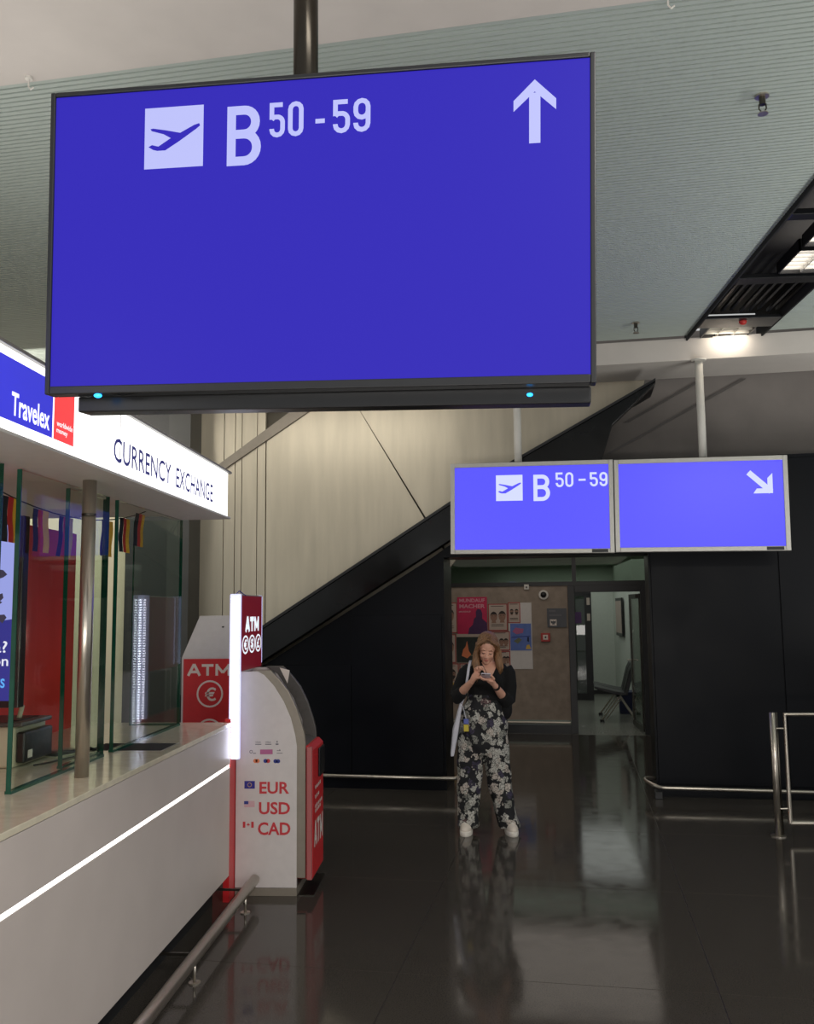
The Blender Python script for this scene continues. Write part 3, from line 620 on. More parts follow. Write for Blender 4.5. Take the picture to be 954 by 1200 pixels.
# ================================================================== CASH MACHINES
def uv(px, py): return ((px - 275) / 183 - 1.498, (1050 - py) / 186.4)
am = empty('cash_machine', (-1.3, 6.09, 0), 0, 'white cash machine with curved red front, lit red topper and currency list on its side', 'cash machine', 'cash machines by the counter')
ox, oy = 1.3, -6.09
prof = [(-1.498, .05), (-1.10, .05), (-1.10, .93), (-1.111, 1.0), (-1.14, 1.11), (-1.187, 1.215), (-1.25, 1.315), (-1.318, 1.388), (-1.36, 1.41), (-1.498, 1.41)]
bez = [(-1.13, .11), (-1.045, .11), (-1.045, .95), (-1.050, 1.0), (-1.066, 1.06), (-1.105, 1.175), (-1.156, 1.28), (-1.22, 1.36), (-1.28, 1.418), (-1.40, 1.418), (-1.36, 1.39), (-1.318, 1.37), (-1.27, 1.30), (-1.2, 1.2), (-1.14, 1.05), (-1.13, .95)]
def sh(p): return [(a + ox, b) for a, b in p]
MB().prism(sh(prof), -.23, -.205).build('side_panel', 'atm_white', am, .003)
MB().prism(sh(prof), .205, .23).build('side_panel', 'atm_white', am, .003)
MB().prism(sh(bez), -.226, -.190).build('side_cheek', 'atm_bezel', am, .004)
MB().prism(sh(bez), .190, .226).build('side_cheek', 'atm_dark', am, .004)
rec = [(-1.498, .05), (-1.14, .05), (-1.14, .86), (-1.15, .95), (-1.25, 1.15), (-1.33, 1.36), (-1.36, 1.395), (-1.498, 1.395)]
MB().prism(sh(rec), -.204, .204).build('body', 'atm_dark', am)
MB().prism([(ox - 1.335, 1.34), (ox - 1.325, 1.345), (ox - 1.255, 1.165), (ox - 1.265, 1.16)], -.16, .16).build('screen', 'phone_dark', am)
MB().prism([(ox - 1.30, 1.408), (ox - 1.23, 1.39), (ox - 1.245, 1.30)], .183, .1895).build('sticker', 'ink_white', am)
MB().prism([(ox - 1.15, .86), (ox - 1.045, .90), (ox - 1.045, .93), (ox - 1.15, .97)], -.188, .188).build('keypad_shelf', 'atm_dark', am)
rf = MB().box(ox - 1.14, ox - 1.0, -.20, .225, .10, .86).prism([(ox - 1.05, .86), (ox - 1.0, .86), (ox - 1.0, .90), (ox - 1.03, .93), (ox - 1.05, .93)], -.20, .225).build('lower_front', 'atm_red', am, .004)
MB().box(ox - 1.035, ox - 1.002, -.232, -.20, .10, .925).build('front_edge', 'edge_red', am, .003)
box('card_unit', 'plastic_black', ox - 1.0, ox - .985, .0, .20, .70, .885, am, .006)
atm_word(MB(), oy + 5.93, oy + 6.27, .28, .44, .032, ox - .9985, 'x').build('lettering', 'ink_white', rf)
q = MB()
for z, n in ((.64, 4), (.58, 3), (.52, 5), (.49, 4)):
    for i in range(n): rect(q, -.12 + i * .06, -.085 + i * .06, z, z + .022, ox - .9985, 'x')
q.build('card_marks', 'ink_white', rf)['kind'] = 'stuff'
box('plinth', 'atm_bezel', ox - 1.498, ox - 1.098, -.232, .23, 0, .048, am, .002)
box('floor_plate', 'steel_dark', ox - 1.09, ox - .99, -.22, .25, 0, .006, am)
side = [o_ for o_ in am.children if o_.name.startswith('side_panel')][0]
Ys = -.2315
def pt(px, py): a, b = uv(px, py); return a + ox, b
def R4(px0, py0, px1, py1): a0, z1 = pt(px0, py0); a1, z0 = pt(px1, py1); return a0, a1, z0, z1
for tx, r in (('EUR', (303.5, 918, 339, 932)), ('USD', (303, 941.5, 340, 956)), ('CAD', (302, 965, 340.5, 980))): fit(MB(), tx, *R4(*r), Ys, .024).build('lettering', 'ink_red', side)
q = MB(); rect(q, *R4(285.5, 917, 298, 926), Ys); q.build('printed_flag', 'flag_blue', side)
q = MB()
for k in range(12):
    a, b = pt(291.7 + 2.3 * math.cos(k * math.pi / 6), 921.5 + 2.3 * math.sin(k * math.pi / 6)); rect(q, a - .0022, a + .0022, b - .0022, b + .0022, Ys - .0008)
q.build('flag_stars', 'paper_yellow', side)
q = MB()
for i in range(7): y0 = 940.5 + i * 1.05; rect(q, *R4(285.3, y0, 298, y0 + .55), Ys)
q.build('printed_flag', 'ink_pale', side); q = MB(); rect(q, *R4(285.3, 940.5, 290.5, 944.2), Ys - .0006); q.build('flag_canton', 'ink_blue', side)
q = MB(); rect(q, *R4(284, 964.5, 287, 971.5), Ys); rect(q, *R4(294, 964.5, 297, 971.5), Ys)
a, b = pt(290.5, 968.0); k = .0115; poly(q, [(a + k * x_, b + k * y_) for x_, y_ in ((0, 1), (.25, .45), (.6, .6), (.5, .15), (1, .1), (.6, -.4), (.1, -.4), (.1, -1), (-.1, -1), (-.1, -.4), (-.6, -.4), (-1, .1), (-.5, .15), (-.6, .6), (-.25, .45))], Ys)
q.build('printed_flag', 'ink_red', side)
q = MB()
for r in ((298, 870.5, 305, 872.3), (310, 870.5, 317, 872.3)): fit(q, 'VISA', *R4(*r), Ys, .01)
for r in ((298, 873.4, 305.5, 874.4), (310, 873.4, 317.5, 874.4), (322.5, 873, 326, 874.6), (323.6, 869.8, 325, 872)): rect(q, *R4(*r), Ys)
for r in ((295.5, 884, 299, 885), (324, 881, 328.5, 881.8), (323.8, 884, 331, 884.8), (327, 879.8, 328, 881)): rect(q, *R4(*r), Ys)
a, b = pt(293.2, 882.6); ring2d(q, (a, b), .011, .004, Ys)
q.build('card_marks', 'ink_grey', side)['kind'] = 'stuff'
q = MB(); rect(q, *R4(304, 880, 319, 885.6), Ys); q.build('card_marks', 'ink_pink', side)
def oval(q, px, py, rx, rz):
    a, b = pt(px, py); poly(q, [(a + rx * math.cos(t), b + rz * math.sin(t)) for t in [k * math.pi / 8 for k in range(16)]], Ys)
for mm, l in (('ink_orange', ((298.3, 893.5), (301, 893.5))), ('ink_blue', ((310.5, 893.5), (322.5, 893.8), (325.5, 893.8))), ('ink_red', ((313.6, 893.5),))):
    q = MB()
    for p in l: oval(q, p[0], p[1], .014, .013)
    q.build('card_marks', mm, side)
# red back board with lit topper
rb = box('back_board', 'atm_red', ox - 1.54, ox - 1.501, -.36, .36, .0, 1.12, am)
tp = box('topper', 'topper_red', ox - 1.50, ox - 1.47, -.29, .36, 1.412, 1.905, am)
q = MB(); atm_word(q, -.13, .26, 1.665, 1.765, .032, ox - 1.4685, 'x')
q.build('lettering', 'topper_letter', tp)
for i, ch in enumerate('€$£'):
    q = MB(); c = (-.12 + i * .185, 1.58); ring2d(q, c, .062, .012, ox - 1.4685, 24, 'x', 1.45); fit(q, ch, c[0] - .04, c[0] + .04, 1.545, 1.615, ox - 1.4685, .03, 0, 'x'); q.build('currency_mark', 'topper_letter', tp)
for yy, z0, xo, yd in ((-.335, .865, 0, 0), (.362, 1.43, -.022, .034)):
    box('led_channel', 'led_diffuser', ox - 1.522 + xo, ox - 1.45 + xo, yy, yy + .03, z0, 1.915, am, .008)
    q = MB(); n = int((1.9 - z0) / .0165)
    for i in range(n):
        z = z0 + .012 + i * .0165
        for xx in (-1.50 + xo, -1.473 + xo): q.box(ox + xx - .0075, ox + xx + .0075, yy - .004 + yd, yy + yd, z - .005, z + .005)
    o = q.build('led_dots', 'led', am); o['kind'] = 'stuff'
MB().tube([(ox - 1.49, -.31, 1.91), (ox - 1.47, -.30, 1.935), (ox - 1.45, -.2, 1.905)], .003, 6).build('wire', 'flag_blue', am)
MB().box(ox - 1.515, ox - 1.47, -.30, .37, 1.905, 1.912).build('topper_cap', 'silver', am)

a1 = empty('cash_machine', (-1.98, 7.2, 0), 0, 'red cash machine with sloping pale hood standing behind the counter end', 'cash machine', 'cash machines by the counter')
box('body', 'atm_white', -.25, .20, -.2, .3, 0, 1.445, a1, .004)
fr = box('front_panel', 'atm_red', -.232, .195, -.206, -.2, .3, 1.435, a1)
MB().prism([(-.2, 1.445), (.3, 1.445), (.3, 1.77), (.0, 1.77)], -.25, .20, 'x').build('hood', 'atm_white', a1, .004)
# taper the hood sides like the photo: narrower top
hd = [c_ for c_ in a1.children if c_.name.startswith('hood')][0]
for v in hd.data.vertices:
    if v.co.z > 1.6: v.co.x = -.17 if v.co.x < 0 else .17
MB().ell((.04, -.065, 1.68), (.01, .01, .006)).build('camera_eye', 'frame_black', a1)
atm_word(MB(), -.205, .140, 1.305, 1.395, .021, -.2065).build('lettering', 'ink_white', fr)
q = MB(); ring2d(q, (-.02, 1.165), .105, .014, -.2065); fit(q, '€', -.06, .03, 1.11, 1.215, -.2065, .02); q.build('currency_mark', 'ink_white', fr)
q = MB(); ring2d(q, (-.02, .87), .105, .014, -.2065); fit(q, '$', -.06, .03, .81, .93, -.2065, .02); q.build('currency_mark', 'ink_white', fr)

# ================================================================== RAILS AND BARRIER
hr = empty('bumper_rail', (-1.35, 4.0, 0), 0, 'round steel bumper rail low along the counter front', 'rail', 'low steel bumper rails')
MB().tube([(0, -3.0, .125), (0, 1.78, .125)], .031, 20).build('tube', 'steel', hr, .0, True)
MB().cyl(0, 0, 0, 0, 0) if False else None
for y in (-2.2, -.7, .52, 1.54):
    MB().cyl(0, y, 0, .10, .008, 10).build('post', 'steel', hr, smooth=True); MB().cyl(0, y, 0, .006, .03, 16).build('foot', 'steel', hr)
    box('bracket', 'steel_dark', -.26, 0, y + .02, y + .035, .12, .132, hr)
rl = empty('bumper_rail', H(-1.5, 8.95, 0), HA, 'thin steel bumper rail at the foot of the black wall, left of the opening', 'rail', 'low steel bumper rails')
MB().tube([(-3.2, 0, .15), (.26, 0, .15), (.285, .03, .15), (.285, .15, .15)], .017, 14).build('tube', 'steel', rl, smooth=True)
MB().tube([(-3.2, 0, .15), (-3.2, .16, .15)], .014, 10).tube([(-1.4, 0, .15), (-1.4, .13, .15)], .012, 10).build('bracket', 'steel', rl)
rr = empty('bumper_rail', H(.75, 8.85, 0), HA, 'thin steel bumper rail curling round the corner right of the opening', 'rail', 'low steel bumper rails')
MB().tube([(4.0, 0, .11), (.0, 0, .13), (-.05, .0, .135), (-.10, .06, .145), (-.155, .2, .155), (-.155, .28, .158), (-.135, .32, .16), (-.055, .33, .16)], .017, 14).build('tube', 'steel', rr, smooth=True)
MB().tube([(1.5, 0, .12), (1.5, .23, .12)], .012, 10).build('bracket', 'steel', rr)
MB().box(-.08, -.01, .12, .24, 0, .07).build('foot', 'frame_black', rr, .004)
sb = empty('barrier_gate', (2.43, 7.45, 0), 0, 'waist-high steel tube barrier with post at the right picture edge', 'barrier')
MB().cyl(0, 0, 0, .955, .024, 18).build('post', 'steel', sb, smooth=True); MB().cyl(.038, .02, 0, .955, .010, 12).build('post', 'steel_dark', sb, smooth=True)
MB().cyl(0, 0, 0, .008, .06, 20).build('foot', 'steel', sb)
MB().tube([(.095, 0, .10), (.095, 0, .94), (1.2, 0, .94), (1.2, 0, .10), (.095, 0, .10)], .018, 12).build('frame', 'steel', sb)
MB().cyl(1.28, 0, 0, .955, .024, 18).build('post', 'steel', sb, smooth=True)
for z in (.83, .21): MB().tube([(0, 0, z), (.1, 0, z)], .007, 8).tube([(1.2, 0, z), (1.28, 0, z)], .007, 8).build('bracket', 'steel', sb)

# ================================================================== THINGS ON THE LOBBY WALL
def wallthing(name, u0, u1, z0, z1, m, label, cat, group=None, t=.004, k=13.395):
    o = empty(name, H((u0 + u1) / 2, k, z0), HA, label, cat, group)
    w = (u1 - u0) / 2; hh = z1 - z0
    pnl = box('sheet', m, -w, w, -t, 0, 0, hh, o)
    return o, pnl, w, hh
def face(mb_f, mb_h, a, z, r, y, hair=True, beard=False):
    n = 14
    poly(mb_f, [(a + r * .72 * math.cos(t), z + r * math.sin(t)) for t in [2 * math.pi * i / n for i in range(n)]], y)
    poly(mb_f, [(a - r * .35, z - r * .8), (a + r * .35, z - r * .8), (a + r * .5, z - r * 1.3), (a - r * .5, z - r * 1.3)], y)
    if hair: poly(mb_h, [(a + r * .76 * math.cos(t), z + r * 1.05 * math.sin(t)) for t in [math.pi * (.04 + .92 * i / 8) for i in range(9)]] + [(a - r * .5, z + r * .45), (a + r * .5, z + r * .45)], y - .0006)
    if beard: poly(mb_h, [(a + r * .7 * math.cos(t), z + r * 1.02 * math.sin(t)) for t in [math.pi * (1.1 + .8 * i / 8) for i in range(9)]] + [(a + r * .4, z - r * .2), (a - r * .4, z - r * .2)], y - .0006)
    for e_ in (-.28, .28): rect(mb_h, a + r * (e_ - .12), a + r * (e_ + .12), z + r * .1, z + r * .2, y - .0006)
def portrait(u0, u1, z0, z1, faces, label, foot=None, red=True, t=.004, cols=1, beard=False):
    o, pnl, w, hh = wallthing('wanted_poster', u0, u1, z0, z1, 'paper', label, 'poster', None, t)
    y = -t - .0012
    q = MB(); b = .012
    for r in ((-w, w, 0, b), (-w, w, hh - b, hh), (-w, -w + b, 0, hh), (w - b, w, 0, hh)): rect(q, *r, y)
    q.build('printed_border', 'paper_red', o)
    mf, mh = MB(), MB()
    for a, z, r in faces: face(mf, mh, a * w, z * hh, r, y, beard=beard)
    mf.build('printed_face', 'face_tone', o)
    for zz in (.90, .22, .16): rect(mh, -w * .7, w * .6, hh * zz, hh * zz + .008, y)
    mh.build('printed_hair', 'face_hair', o)
    if foot: q = MB(); rect(q, -w * .9, w * .9, hh * .06, hh * .26, y - .001); q.build('printed_footer', foot, o)
    return o
portrait(-2.03, -1.765, 1.45, 1.90, [(.1, .58, .10)], 'portrait poster with one face, left of the pink poster on the lobby wall')
portrait(-2.03, -1.79, 1.01, 1.43, [(.2, .55, .09)], 'portrait poster with one face on the lobby wall, left of the dark poster')
portrait(-2.00, -1.755, .62, 1.0, [(.2, .58, .075)], 'bearded portrait poster with yellow footer, lowest on the lobby wall', 'paper_yellow', beard=True)
portrait(-1.74, -1.60, .64, 1.0, [(.1, .5, .05)], 'narrow pale poster low on the lobby wall behind the woman\'s shoulder')
portrait(-1.30, -1.015, 1.48, 1.875, [(-.42, .52, .072), (.45, .54, .074)], 'portrait poster with two faces, right of the pink poster')
portrait(-1.005, -.825, 1.59, 1.895, [(-.4, .55, .038), (.4, .55, .038)], 'small poster with two bearded faces, left of the white strip board', beard=True)
portrait(-1.30, -.985, 1.19, 1.47, [(.2, .45, .05), (.62, .45, .05)], 'portrait poster behind the woman\'s head, upper of two')
portrait(-1.30, -.985, .94, 1.18, [(.45, .5, .045), (.75, .5, .045)], 'portrait poster behind the woman\'s head, lower of two')
o, p, w, hh = wallthing('event_poster', -1.76, -1.315, 1.432, 1.98, 'paper_pink', 'bright pink poster with large heading and a dark figure on the lobby wall', 'poster', None, .006)
for tx, bx_ in (('MUNDAUF', (-.86, .86, .86, .96)), ('MACHER', (-.86, .86, .70, .81)), ('#MUNDAUF', (-.9, -.1, .58, .63))): fit(MB(), tx, w * bx_[0], w * bx_[1], hh * bx_[2], hh * bx_[3], -.0075, .035).build('lettering', 'ink_pale', o)
q = MB(); poly(q, [(-w * .3, .0), (-w * .22, hh * .16), (w * .02, hh * .25), (w * .12, hh * .42), (w * .25, hh * .46), (w * .24, hh * .60), (w * .36, hh * .68), (w * .58, hh * .66), (w * .68, hh * .56), (w * .66, hh * .42), (w * .98, hh * .30), (w, 0)], -.007); q.build('printed_figure', 'paper_violet', o)
o, p, w, hh = wallthing('dark_poster', -1.777, -1.30, 1.02, 1.39, 'paper_green', 'dark green poster with an orange bird shape, below the pink poster', 'poster', None, .006)
q = MB(); poly(q, [(-w * .7, hh * .25), (-w * .6, hh * .5), (-w * .45, hh * .62), (-w * .35, hh * .85), (-w * .25, hh * .45), (-w * .1, hh * .3), (-w * .35, hh * .15)], -.0072); q.build('printed_shape', 'ink_orange', o)
q = MB(); poly(q, [(-w * .2, hh * .25), (w * .3, hh * .40), (w * .7, hh * .75), (w * .85, hh * .3), (w * .3, hh * .2)], -.0072); q.build('printed_shape', 'paper_olive', o)
q = MB(); rect(q, -w, w, hh, hh + .045, -.006); q.build('header', 'paper', o)
o, p, w, hh = wallthing('white_board', -.825, -.66, .92, 1.888, 'paper_white', 'tall white glossy strip board at the right of the posters', 'board', None, .003)
o, p, w, hh = wallthing('white_sheet', -1.0, -.826, .92, 1.60, 'paper_white', 'white sheet under the blue poster', 'board', None, .0025)
o, p, w, hh = wallthing('blue_poster', -.978, -.672, 1.19, 1.582, 'paper_blue', 'light blue illustrated poster on the white board', 'poster', None, .007)
for (m_, pts) in (('ink_pink', [(-.8, .7), (-.5, .85), (.3, .8), (.2, .65), (-.4, .6)]), ('paper_olive', [(-.7, .35), (-.2, .48), (.1, .4), (-.3, .25)]), ('paper_yellow', [(.45, .05), (.55, .2), (.8, .22), (.95, .05)]), ('navy', [(.6, .35), (.62, .5), (.78, .5), (.76, .3)]), ('ink_blue', [(-.9, .5), (.9, .55), (.9, .52), (-.9, .47)])):
    q = MB(); poly(q, [(a * w, b * hh) for a, b in pts], -.0082); q.build('printed_shape', m_, o)
o = empty('dome_camera', H(-.478, 13.40, 2.0), HA, 'small white dome camera high on the lobby wall', 'camera')
MB().tube([(0, 0, 0), (0, -.03, 0)], .07, 20).build('housing', 'white_paint', o); MB().ell((0, -.03, 0), (.045, .04, .045)).build('dome', 'plastic_black', o)
o = empty('door_magnet', H(-.724, 13.40, 2.08), HA, 'tiny white box at the top edge of the lobby wall', 'wall box'); box('housing', 'white_paint', -.035, .035, -.03, 0, 0, .075, o, .004); box('lens', 'atm_dark', -.012, .012, -.034, -.03, .02, .045, o)
o, p, w, hh = wallthing('door_plaque', -.434, -.155, 1.524, 1.80, 'plaque_grey', 'dark grey plaque with a white emblem beside the door', 'plaque', None, .012)
q = MB()
for i, z in enumerate((.24, .225, .18, .165)): rect(q, -w * .8, w * (-.1 if i < 2 else .5), z, z + .007, -.0132)
q.build('lettering', 'ink_grey', o)['kind'] = 'stuff'
q = MB(); rect(q, -.10, -.005, .025, .115, -.0135); q.build('emblem_field', 'ink_white', o)
q = MB(); poly(q, [(-.052, .10), (-.042, .085), (-.015, .10), (-.018, .06), (-.038, .055), (-.035, .035), (-.052, .042), (-.069, .035), (-.066, .055), (-.086, .06), (-.089, .10), (-.062, .085)], -.0142); q.build('emblem', 'plastic_black', o)
o = empty('fire_call_point', H(-.465, 13.40, 1.316), HA, 'red square fire call point on the lobby wall', 'alarm'); box('housing', 'alarm_red', -.066, .066, -.035, 0, 0, .125, o, .006)
box('face_plate', 'ink_white', -.035, .035, -.038, -.035, .03, .10, o); MB().tube([(0, -.038, .065), (0, -.044, .065)], .014).build('push_button', 'frame_black', o)

# ================================================================== WAITING SEATS IN THE FAR ROOM
ws = empty('waiting_bench', H(.60, 15.3, 0), HA, 'black two-seat waiting bench with steel legs in the far room', 'bench')
def seat(x0, y):
    T = Matrix.Translation((x0, y, 0))
    q = MB(); pts = [(-.42, .53), (-.36, .50), (-.15, .44), (.0, .41), (.08, .42), (.06, .46), (-.12, .49), (-.34, .545), (-.42, .56)]
    q.prism(pts, -.25, .25, 'y', T); q.build('seat', 'seat_leather', ws, .012)
    q = MB(); q.prism([(.03, .42), (.09, .41), (.21, .80), (.23, .90), (.18, .90), (.13, .80)], -.24, .24, 'y', T); q.build('backrest', 'seat_leather', ws, .012)
seat(.05, -.28); seat(.05, .28)
MB().tube([(.0, -.6, .38), (.0, .6, .38)], .025, 10).build('beam', 'steel_dark', ws)
for y in (-.48, .48):
    MB().tube([(-.26, y, .03), (.02, y, .40)], .012, 8).tube([(-.2, y, .03), (.06, y, .38)], .008, 8).build('leg', 'steel', ws); MB().tube([(.26, y, .03), (.02, y, .40)], .012, 8).build('leg', 'steel', ws)
    MB().cyl(-.26, y, 0, .035, .035, 14).build('foot', 'frame_black', ws); MB().cyl(.26, y, 0, .035, .035, 14).build('foot', 'frame_black', ws)
bx = empty('blue_crate', H(.80, 16.12, 0), HA, 'dark blue box on the floor behind the waiting bench', 'box'); box('body', 'navy', -.13, .13, -.2, .2, 0, .34, bx, .006); box('lid', 'navy', -.14, .14, -.21, .21, .34, .37, bx, .006)
#PERSON#
# ================================================================== PERSON
def remesh(mb, name, m, vox, parent, smooth=3, fac=.5, fn=None):
    o = mb.build(name, m)
    r = o.modifiers.new('r', 'REMESH'); r.mode = 'VOXEL'; r.voxel_size = vox; r.use_smooth_shade = True
    if smooth: sm = o.modifiers.new('s', 'SMOOTH'); sm.factor = fac; sm.iterations = smooth
    dg = bpy.context.evaluated_depsgraph_get(); me = bpy.data.meshes.new_from_object(o.evaluated_get(dg))
    old = o.data; o.modifiers.clear(); o.data = me; bpy.data.meshes.remove(old); me.name = name
    if not me.materials: me.materials.append(M[m])
    if fn:
        for v in me.vertices: fn(v)
    for p in me.polygons: p.use_smooth = True
    o.parent = parent
    return o
pp = empty('person', (.158, 7.53, 0), 0, 'woman in black sweater and floral trousers standing and looking at her phone', 'person')
HT = Matrix.Translation((.018, -.045, 1.475)) @ Matrix.Rotation(R(6), 4, 'Y') @ Matrix.Rotation(R(24), 4, 'X')
def hp_(p): return HT @ Vector(p)
def hell(mb, c, r, rot=(0, 0, 0), n=20, m=14): t = MB().ell(c, r, rot, n, m); mb.add([HT @ Vector(p) for p in t.v], t.f); return mb
b = MB()
hell(b, (0, .012, .03), (.074, .092, .082)); hell(b, (0, -.036, -.028), (.056, .052, .074)); hell(b, (0, -.058, -.088), (.030, .026, .024)); hell(b, (0, -.03, -.07), (.048, .045, .035))
for s_ in (-1, 1):
    hell(b, (s_ * .033, -.058, -.032), (.022, .022, .026)); hell(b, (s_ * .030, -.071, .022), (.022, .013, .009)); hell(b, (s_ * .074, .012, -.008), (.010, .020, .030)); hell(b, (s_ * .012, -.092, -.036), (.008, .008, .007))
    hell(b, (s_ * .029, -.074, .002), (.014, .009, .008))
b.tube([hp_(p) for p in ((0, -.078, .012), (0, -.094, -.012), (0, -.106, -.036))], [.006, .008, .011], 10)
hell(b, (0, -.084, -.062), (.018, .008, .012))
b.tube([hp_((0, .03, -.04)), (.025, .0, 1.38), (.03, .01, 1.29)], [.05, .047, .065], 16)
# torso, hidden under the clothes, one continuous body
b.ell((.028, -.004, 1.325), (.135, .055, .05)); b.ell((.036, -.058, 1.31), (.060, .022, .062), (R(-32), 0, 0)); b.ell((.02, 0, 1.22), (.125, .08, .12)); b.ell((.01, 0, 1.05), (.105, .075, .13)); b.ell((-.015, .0, .90), (.145, .095, .13))
for x0, x1, x2 in ((-.09, -.125, -.17), (.06, .10, .175)):
    b.tube([(x0, 0, .88), ((x0 + x1) / 2, -.01, .68), (x1, -.015, .48), ((x1 + x2) / 2, .01, .32), (x2, .02, .09)], [.078, .068, .048, .048, .032], 14); b.ell((x2, -.03, .055), (.036, .09, .03))
b.tube([(-.12, 0, 1.315), (-.19, -.01, 1.20), (-.235, -.02, 1.085)], [.045, .042, .036], 14); b.tube([(-.235, -.02, 1.085), (-.17, -.14, 1.16), (-.112, -.245, 1.228)], [.036, .034, .022], 14)
b.tube([(.175, 0, 1.315), (.18, 0, 1.18), (.165, -.005, 1.045)], [.045, .042, .036], 14); b.tube([(.165, -.005, 1.045), (.115, -.13, 1.125), (.068, -.235, 1.195)], [.036, .034, .022], 14)
# her right hand (left in the photo) tapping the phone
b.tube([(-.112, -.245, 1.228), (-.092, -.262, 1.262), (-.068, -.28, 1.298)], [.021, .027, .024], 12); b.ell((-.08, -.272, 1.28), (.026, .018, .034), (0, R(30), 0))
for f_ in ([(-.058, -.290, 1.306), (-.034, -.312, 1.330), (-.016, -.328, 1.318), (-.006, -.335, 1.298)],
           [(-.066, -.286, 1.314), (-.050, -.306, 1.346), (-.030, -.322, 1.346), (-.018, -.330, 1.330)],
           [(-.077, -.282, 1.314), (-.068, -.300, 1.342), (-.052, -.318, 1.344), (-.044, -.325, 1.328)],
           [(-.088, -.277, 1.306), (-.086, -.292, 1.330), (-.075, -.308, 1.336), (-.066, -.316, 1.322)]): b.tube(f_, [.0095, .009, .0082, .0068], 10)
b.tube([(-.084, -.27, 1.258), (-.058, -.292, 1.258), (-.036, -.308, 1.272), (-.024, -.318, 1.282)], [.013, .011, .0095, .0078], 10)
# her left hand (right in the photo), palm up under the phone
b.tube([(.068, -.235, 1.195), (.048, -.262, 1.222), (.020, -.29, 1.243)], [.021, .026, .024], 12); b.ell((.030, -.28, 1.235), (.038, .032, .017), (0, R(22), 0))
for i, f_ in enumerate(([(.008, -.318, 1.245), (-.014, -.332, 1.248), (-.034, -.334, 1.258), (-.042, -.330, 1.270)],
           [(.006, -.303, 1.242), (-.020, -.314, 1.243), (-.040, -.316, 1.254), (-.047, -.312, 1.268)],
           [(.004, -.288, 1.241), (-.020, -.296, 1.241), (-.041, -.297, 1.252), (-.047, -.293, 1.266)],
           [(.006, -.273, 1.240), (-.014, -.278, 1.240), (-.034, -.279, 1.249), (-.041, -.276, 1.262)])): b.tube(f_, [.0095, .009, .008, .0066], 10)
b.tube([(.052, -.272, 1.232), (.060, -.302, 1.250), (.046, -.318, 1.270), (.032, -.322, 1.280)], [.014, .0115, .0095, .0078], 10)
body = remesh(b, 'body', 'skin', .0032, pp, 3, .5)
fc = MB(); hell(fc, (0, -.0915, -.058), (.017, .006, .0035)); hell(fc, (0, -.0905, -.066), (.014, .006, .0042)); o = fc.build('lips', 'lip', pp, smooth=True)
for s_ in (-1, 1):
    MB().tube([hp_((s_ * .029 + dx, y_, z_)) for dx, y_, z_ in ((-.014, -.0795, .001), (-.006, -.0845, -.005), (.005, -.0845, -.005), (.014, -.0795, .000))], [.0012, .003, .003, .0012], 6).build('eyelash', 'lash', pp)
    MB().tube([hp_((s_ * .030 + s_ * dx, y_, z_)) for dx, y_, z_ in ((-.016, -.0835, .020), (.002, -.0845, .027), (.018, -.0765, .021))], [.0022, .003, .0012], 6).build('eyebrow', 'brow', pp)
hr_ = MB(); hell(hr_, (0, .030, .046), (.088, .100, .090)); hell(hr_, (0, .05, -.01), (.082, .07, .09))
hr_.tube([hp_((-.030, -.045, .112)), hp_((-.076, -.035, .06)), (-.078, -.070, 1.44), (-.075, -.085, 1.36), (-.066, -.105, 1.28), (-.056, -.115, 1.235)], [.014, .016, .020, .032, .026, .006], 12)
hr_.tube([hp_((.020, -.045, .114)), hp_((.076, -.035, .065)), (.108, -.055, 1.45), (.108, -.07, 1.385), (.118, -.07, 1.325), (.122, -.075, 1.285)], [.014, .018, .024, .034, .032, .010], 12)
hr_.tube([hp_((-.05, .05, .02)), (-.045, .05, 1.40), (-.05, .07, 1.29)], [.05, .045, .02], 12); hr_.tube([hp_((.05, .05, .02)), (.07, .05, 1.40), (.08, .07, 1.28)], [.05, .045, .02], 12)
hair = remesh(hr_, 'hair', 'hair', .005, pp, 3, .5)
sd = MB(); random.seed(9)
for i in range(90):
    sx = -1 if i % 2 else 1; q_ = random.uniform(-1, 1); w_ = random.uniform(-.012, .012)
    if sx < 0: pts = [hp_((-.006 + w_, -.052 + .03 * q_, .133 - .01 * abs(q_))), hp_((-.080, -.04 + .04 * q_, .065)), (-.084 + .014 * q_, -.088 + w_, 1.44), (-.083 + .026 * q_, -.110 + abs(q_) * .018, 1.36), (-.070 + .020 * q_, -.126 + abs(q_) * .02, 1.285), (-.060 + w_ * 1.4, -.118, 1.225 + w_ * 2)]
    else: pts = [hp_((.002 + w_, -.052 + .03 * q_, .133 - .01 * abs(q_))), hp_((.082, -.04 + .04 * q_, .068)), (.118 + .016 * q_, -.082 + abs(q_) * .012, 1.45), (.118 + .028 * q_, -.100 + abs(q_) * .018, 1.385), (.126 + .026 * q_, -.098 + abs(q_) * .018, 1.325), (.124 + w_ * 1.6, -.082, 1.272 + w_ * 2)]
    sd.tube(pts, [.003, .003, .003, .003, .0025, .001], 5)
sd.build('hair_strand', 'hair', hair, smooth=True)['kind'] = 'stuff'
